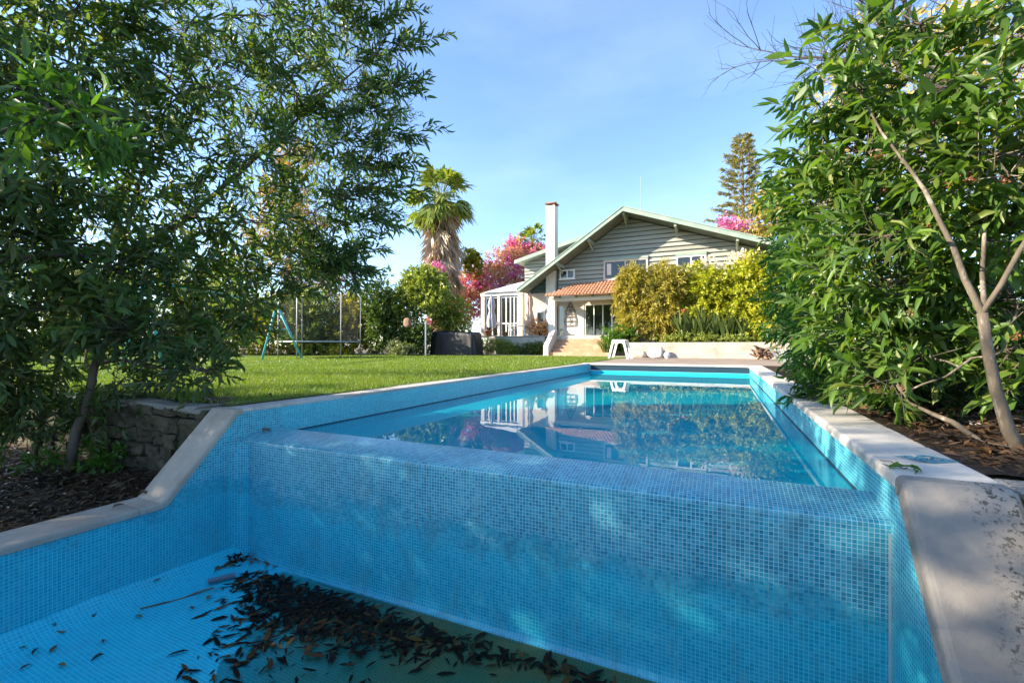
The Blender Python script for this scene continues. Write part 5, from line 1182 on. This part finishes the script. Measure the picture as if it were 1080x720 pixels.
# grey leaf-shaped brush (comb of short bristles) at the end of the twig
br = at_z(234, 611, -1.36); z = fzc(br.x, br.y)+.02; ax = (at_z(248, 607, -1.36)-at_z(220, 614, -1.36)); ax.z = 0; axl = ax.length; ax.normalize(); bx = Vector((-ax.y, ax.x, 0))
t = thing('brush_head', (br.x, br.y, z), 'small grey bristled brush head lying near the basin corner', 'brush')
m = MB(); m.bar(br-ax*axl/2+Vector((0, 0, z-br.z)), br+ax*axl/2+Vector((0, 0, z-br.z)), .02, .014); m.build('spine', plain('grey_plastic', (.22, .22, .25), None, 10, .5), t)
m = MB()
for k in range(26):
    q = br+ax*(axl*(k/25-.5)); q.z = z
    for s_ in (-1, 1): m.bar(q+bx*.008*s_, q+bx*.045*s_+Vector((0, 0, .008)), .005, .005)
m.build('bristles', plain('lilac_bristle', (.16, .16, .20), None, 10, .6), t)
# debris in the corner, leaf on the weir, sprig on the coping, scraps on the sloping stone
pc = at_z(256, 584, -1.36); PP = np.array([[XL+.12, YW-.13, -1.345]])+rng.normal(size=(90, 3))*np.array([.05, .05, .02])
tag(np_mesh('leaf_clump', leaf_verts(PP, rng.normal(size=(90, 3)), .05, .014, T_LANCE[0]), T_LANCE[1], l_litter), 'dark wad of leaves stuck in the basin corner', 'leaves')
PP = []
for f in np.linspace(0, 1, 90): q = at_z(256-60*f, 588+26*f, -1.345) if f < .5 else at_z(256+40*(f-.5)*2, 588+14*(f-.5), -1.36); PP.append((q.x, q.y, fzc(min(max(q.x, XL+.03), XR), min(q.y, YW-.15))+.012))
PP = np.array(PP)+rng.normal(size=(90, 3))*np.array([.02, .02, .001]); tag(np_mesh('leaf_trail', leaf_verts(PP, nrm(rng.normal(size=(90, 3))*np.array([1, 1, .1])), .05, .014, T_LANCE[0], 2), T_LANCE[1], l_dry), 'thin trail of brown leaf scraps along the foot of the basin wall', 'leaves')
pw_ = at_d(286, 451, 4.5); PP = np.array([[pw_.x, 3.05, -.225]])+rng.normal(size=(16, 3))*np.array([.018, .018, .006])
tag(np_mesh('leaf_scrap', leaf_verts(PP, rng.normal(size=(16, 3)), .035, .014, T_LANCE[0]), T_LANCE[1], l_dry), 'brown leaf scrap lying on the left end of the weir top', 'leaf')
ps = at_z(950, 492, .01); PP = np.array([[ps.x, ps.y, .012]])+rng.normal(size=(12, 3))*np.array([.03, .03, .004]); a = rng.uniform(0, 6.28, 12)
sp = thing('leaf_sprig', (ps.x, ps.y, 0), 'green leaf sprig dropped on the right coping near the fish inlay', 'sprig')
np_mesh('leaves', leaf_verts(PP, np.stack([np.cos(a), np.sin(a), np.full(12, .1)], 1), .055, .018, T_LANCE[0], 1.5), T_LANCE[1], l_bright, sp)
m = MB(); m.tube(curve((ps.x-.05, ps.y+.12, .008), (ps.x+.02, ps.y-.02, .012), 4, .2), .003, 5); m.build('stem', m_bark, sp)
for u, v, zc, lab in ((148, 521, -.66, 'curled brown leaf at the foot of the left sloping coping'), (118, 537, -.67, 'flat brown leaf on the low left coping')):
    p = at_z(u, v, zc); one_leaf(p.x, p.y, zc+.012, random.uniform(0, 3), .09, .035, m_dryone[0], 'fallen_leaf', lab, 'leaf', None, .2)
p = at_z(205, 430, .01); m = MB()
for k in range(4): m.tube(curve((-4.45+random.uniform(-.25, .1), 2.85+random.uniform(-.05, .15), .02+.02*k), (-4.75+random.uniform(-.2, .1), 2.95+random.uniform(-.1, .1), .05), 4, .2), .009, 5)
tag(m.build('dead_branch', m_bark), 'small heap of dead branches on the capstones beside the pool corner', 'branches')
# ================================================================ THINGS ON LAWN AND TERRACE
# white plastic stool
sx, sy = at_z(652, 378.5, 0).x, at_z(652, 378.5, 0).y; S = 1.0
t = thing('plastic_stool', (sx, sy, 0), 'white plastic stool with splayed arched legs at the pool end', 'stool')
hs = .86; wt, wb = .29, .50; ydep = .42
def arch_side(y0, y1, dx=0):
    m = MB(); out = [(-wb, 0), (-wt, hs), (wt, hs), (wb, 0)]; inn = [(-wb+.11, 0), (-wt+.06, hs-.20), (-wt+.12, hs-.12), (wt-.12, hs-.12), (wt-.06, hs-.20), (wb-.11, 0)]
    ring = [(-wb, 0), (-wt, hs), (wt, hs), (wb, 0)]+list(reversed(inn))
    quads = [((-wb, 0), (-wb+.11, 0), (-wt+.06, hs-.20), (-wt, hs)), ((wb, 0), (wt, hs), (wt-.06, hs-.20), (wb-.11, 0)), ((-wt, hs), (-wt+.06, hs-.20), (-wt+.12, hs-.12), (wt-.12, hs-.12), (wt-.06, hs-.20), (wt, hs))]
    for q in quads:
        m.face([(sx+a+dx, y0, b) for a, b in q]); m.face([(sx+a+dx, y1, b) for a, b in reversed(q)])
    for (a, b), (c_, d_) in zip(ring, ring[1:]+ring[:1]): m.face([(sx+a+dx, y0, b), (sx+c_+dx, y0, d_), (sx+c_+dx, y1, d_), (sx+a+dx, y1, b)])
    return m
arch_side(sy, sy+.06).build('leg_arch', m_plastic, t, bevel=.012); arch_side(sy+ydep+.2, sy+ydep+.26, .06).build('leg_arch', m_plastic, t, bevel=.012)
m = MB(); m.box(sx-wt, sx+wt+.06, sy-.01, sy+ydep+.27, hs+.001, hs+.045); m.build('seat', m_plastic, t, bevel=.02)
# globe lamp, boulder
p = at_z(703.5, 378, 0); m = MB(); m.lathe((p.x, p.y, 0), [(0, 0), (.09, 0), (.09, .04), (.07, .05)]+[(.15*math.cos(R(a)), .17+.15*math.sin(R(a))) for a in range(-55, 91, 12)], 20); tag(m.build('garden_globe', m_white_paint, None, True), 'small white garden globe resting at the foot of the planter wall', 'globe')
p = at_y(692, 372, 24.2); m = MB(); rock(m, (p.x, 24.2, .26), (.72, .42, .6), 91, 4, .22, .8); tag(m.build('boulder', m_white, None, True), 'whitewashed boulder leaning on the planter wall', 'boulder')
m = MB(); p = at_y(673, 374, 24.2); rock(m, (p.x, 24.25, .16), (.8, .35, .36), 17, 4, .22, .7); tag(m.build('boulder', m_whitewash, None, True), 'low pale stone right behind the white stool', 'boulder')
# gnarled driftwood root
p = at_z(806, 380, 0); m = MB(); rr = random.Random(8); C = Vector((p.x, p.y, .33))
for k in range(46):
    a = rr.uniform(0, 6.28); e = rr.uniform(-.5, 1); d = Vector((math.cos(a), math.sin(a), e)).normalized(); L0 = rr.uniform(.25, .6)
    s0 = C+Vector((rr.uniform(-.3, .3), rr.uniform(-.2, .2), rr.uniform(-.28, .15))); q = s0+Vector((d.x*L0*1.1, d.y*L0*.8, d.z*L0*.6)); q.z = max(.03, q.z)
    r0 = rr.uniform(.03, .075); m.tube(curve(s0, q, 5, .35), [r0, r0*1.1, r0*.9, r0*.8, r0*.7, r0*.35], 6)
tag(m.build('driftwood_root', plain('driftwood', (.26, .17, .11), (.10, .06, .04), 6, .9, .8, 30), None, True, merge=False), 'gnarled brown driftwood root at the right end of the planter wall', 'driftwood')
strap_plant(at_z(832, 384, 0).x, at_z(832, 384, 0).y, 0, 26, .75, .10, 'pale silvery agave half hidden by the shrubs at the terrace edge', plain('silver_leaf', (.55, .60, .58), (.40, .47, .42), 6, .6), name='agave', lean=.9)
# covered barbecue
def cover():
    a = at_y(453, 374, 22.6); b = at_y(500, 374, 22.6); x0, x1 = a.x, b.x; y0 = 22.6; dep = 1.1; H0 = at_y(476, 349.5, 22.6).z
    m = MB(); n = 72; lv = [(0, 1.04), (.25, 1.02), (.6, 1.0), (.85, .985), (.95, .96), (1.0, .90), (1.01, .5), (1.01, 0)]; rows = []
    cx, cy = (x0+x1)/2, y0+dep/2
    for zf, s in lv:
        row = []
        for k in range(n):
            t_ = 2*math.pi*k/n; c_, s_ = math.cos(t_), math.sin(t_); e = .28
            ex = abs(c_)**e*(1 if c_ > 0 else -1); ey = abs(s_)**e*(1 if s_ > 0 else -1)
            fold = (1-zf)*.07*math.sin(t_*17+3*math.sin(t_*3))+.03*mnoise.noise(Vector((t_*6, zf*4, 1))); top = H0*(.97+.10*mnoise.noise(Vector((ex*2.0, ey, 2)))-.05*ex)
            row.append((cx+(x1-x0)/2*ex*s+fold*c_, cy+dep/2*ey*s+fold*s_, max(.0, top*zf+(.03*math.sin(t_*5) if zf == 0 else 0)+.02)))
        rows.append(row)
    for r0, r1 in zip(rows, rows[1:]):
        for k in range(n): m.face([r0[k], r0[(k+1) % n], r1[(k+1) % n], r1[k]])
    tag(m.build('barbecue_cover', m_black, None, True), 'large barbecue wrapped in a draped black cover at the far edge of the lawn', 'covered barbecue')
cover()
p = at_d(449, 374, 25.2); m = MB(); m.tube([(p.x, p.y, 0), (p.x, p.y, at_d(449, 338, 25.2).z)], .045, 8); m.lathe((p.x, p.y, 0), [(.12, 0), (.12, .02), (.05, .03)], 12); tag(m.build('steel_post', m_steel), 'thin grey steel post between the hedge and the black cover', 'post')
p = at_d(430, 340, 25.6); m = MB(); rock(m, (p.x, p.y, p.z), (.42, .22, .5), 4, 3, .2, .6); tag(m.build('terracotta_ornament', plain('brown_clay', (.30, .17, .10), None, 6, .8), None, True), 'brown clay ornament hanging in the hedge left of the steel post', 'ornament')
# trampoline
tc = at_d(338, 360, 21.6); tz = .80; tr = 1.75
t = thing('trampoline', (tc.x, tc.y, 0), 'round trampoline with tall white net poles on the far lawn', 'trampoline')
ring = [(tc.x+tr*math.cos(2*math.pi*k/32), tc.y+tr*math.sin(2*math.pi*k/32), tz) for k in range(33)]
m = MB(); m.tube(ring, .03, 6, caps=False); m.build('frame', m_steel, t, True)
m = MB(); m.lathe((tc.x, tc.y, tz), [(tr*.84, .012), (tr*.84, .018), (tr, .04), (tr, -.05), (tr*.95, -.06)], 32); m.build('edge_pad', plain('dark_pad', (.05, .055, .06), None, 4, .6), t, True)
m = MB(); m.lathe((tc.x, tc.y, tz), [(0, -.02), (tr*.85, .0)], 32); m.build('mat', m_black, t)
ang0 = math.atan2(-tc.y, -tc.x)
for k in range(6):
    a = ang0+R(28)+k*math.pi/3; x, y = tc.x+(tr+.05)*math.cos(a), tc.y+(tr+.05)*math.sin(a)
    m = MB(); m.tube([(x, y, 0), (x, y, 1.6), (x+.02, y, 2.95), (x-.12*math.cos(a), y-.12*math.sin(a), 3.12)], .022, 7); m.build('pole', m_steel, t, True)
def net_mat():
    tt = NT('net'); tr_ = tt.n('ShaderNodeBsdfTransparent'); d = tt.bsdf((.03, .03, .035), .8, .2); mx = tt.n('ShaderNodeMixShader'); mx.inputs[0].default_value = .22
    tt.l(tr_.outputs[0], mx.inputs[1]); tt.l(d, mx.inputs[2]); return tt.end(mx.outputs[0])
m = MB(); m.lathe((tc.x, tc.y, 0), [(tr*.97, tz+.05), (tr*.97, 2.85)], 32); m.build('net', net_mat(), t)
# swing set
t = thing('swing_set', (at_z(230, 384, 0).x, at_z(230, 384, 0).y, 0), 'turquoise metal swing set with splayed legs half hidden by the dark tree', 'swing')
f0 = at_z(276, 380, 0.01); f1 = at_z(319, 379.5, .01); apx = (f0+f1)/2+(at_d(291, 318, 19.5)-at_d(297, 318, 19.5)); apx.z = at_d(292, 322, 19.5).z
g0 = at_z(128, 389, .01); g1 = at_z(173, 388, .01); apy = (g0+g1)/2; apy.z = apx.z
for a, b in ((f0, apx), (f1, apx), (g0, apy), (g1, apy)): m = MB(); m.tube([a, b+(b-a)*.03], .045, 8); m.build('leg', m_turq, t, True)
m = MB(); m.tube([apx, apy], .045, 8); m.tube([f0.lerp(apx, .55), f1.lerp(apx, .55)], .02, 6); m.tube([g0.lerp(apy, .55), g1.lerp(apy, .55)], .02, 6); m.build('top_beam', m_turq, t, True)
for fr in (.35, .68):
    q = apx.lerp(apy, fr); d = (apy-apx).normalized()
    m = MB(); m.bar(q-d*.22+Vector((0, 0, .5-q.z)), q+d*.22+Vector((0, 0, .5-q.z)), .2, .03); s_ = m.build('seat', plain('pink_seat', (.65, .35, .35), None, 4, .5), t, bevel=.01)
    m = MB()
    for e in (-.2, .2): m.tube([q+d*e, q+d*e+Vector((0, 0, .5-q.z))], .009, 5)
    m.build('rope', m_steel, t)
print('objects', len(bpy.data.objects), 'polys', sum(len(m.polygons) for m in bpy.data.meshes))
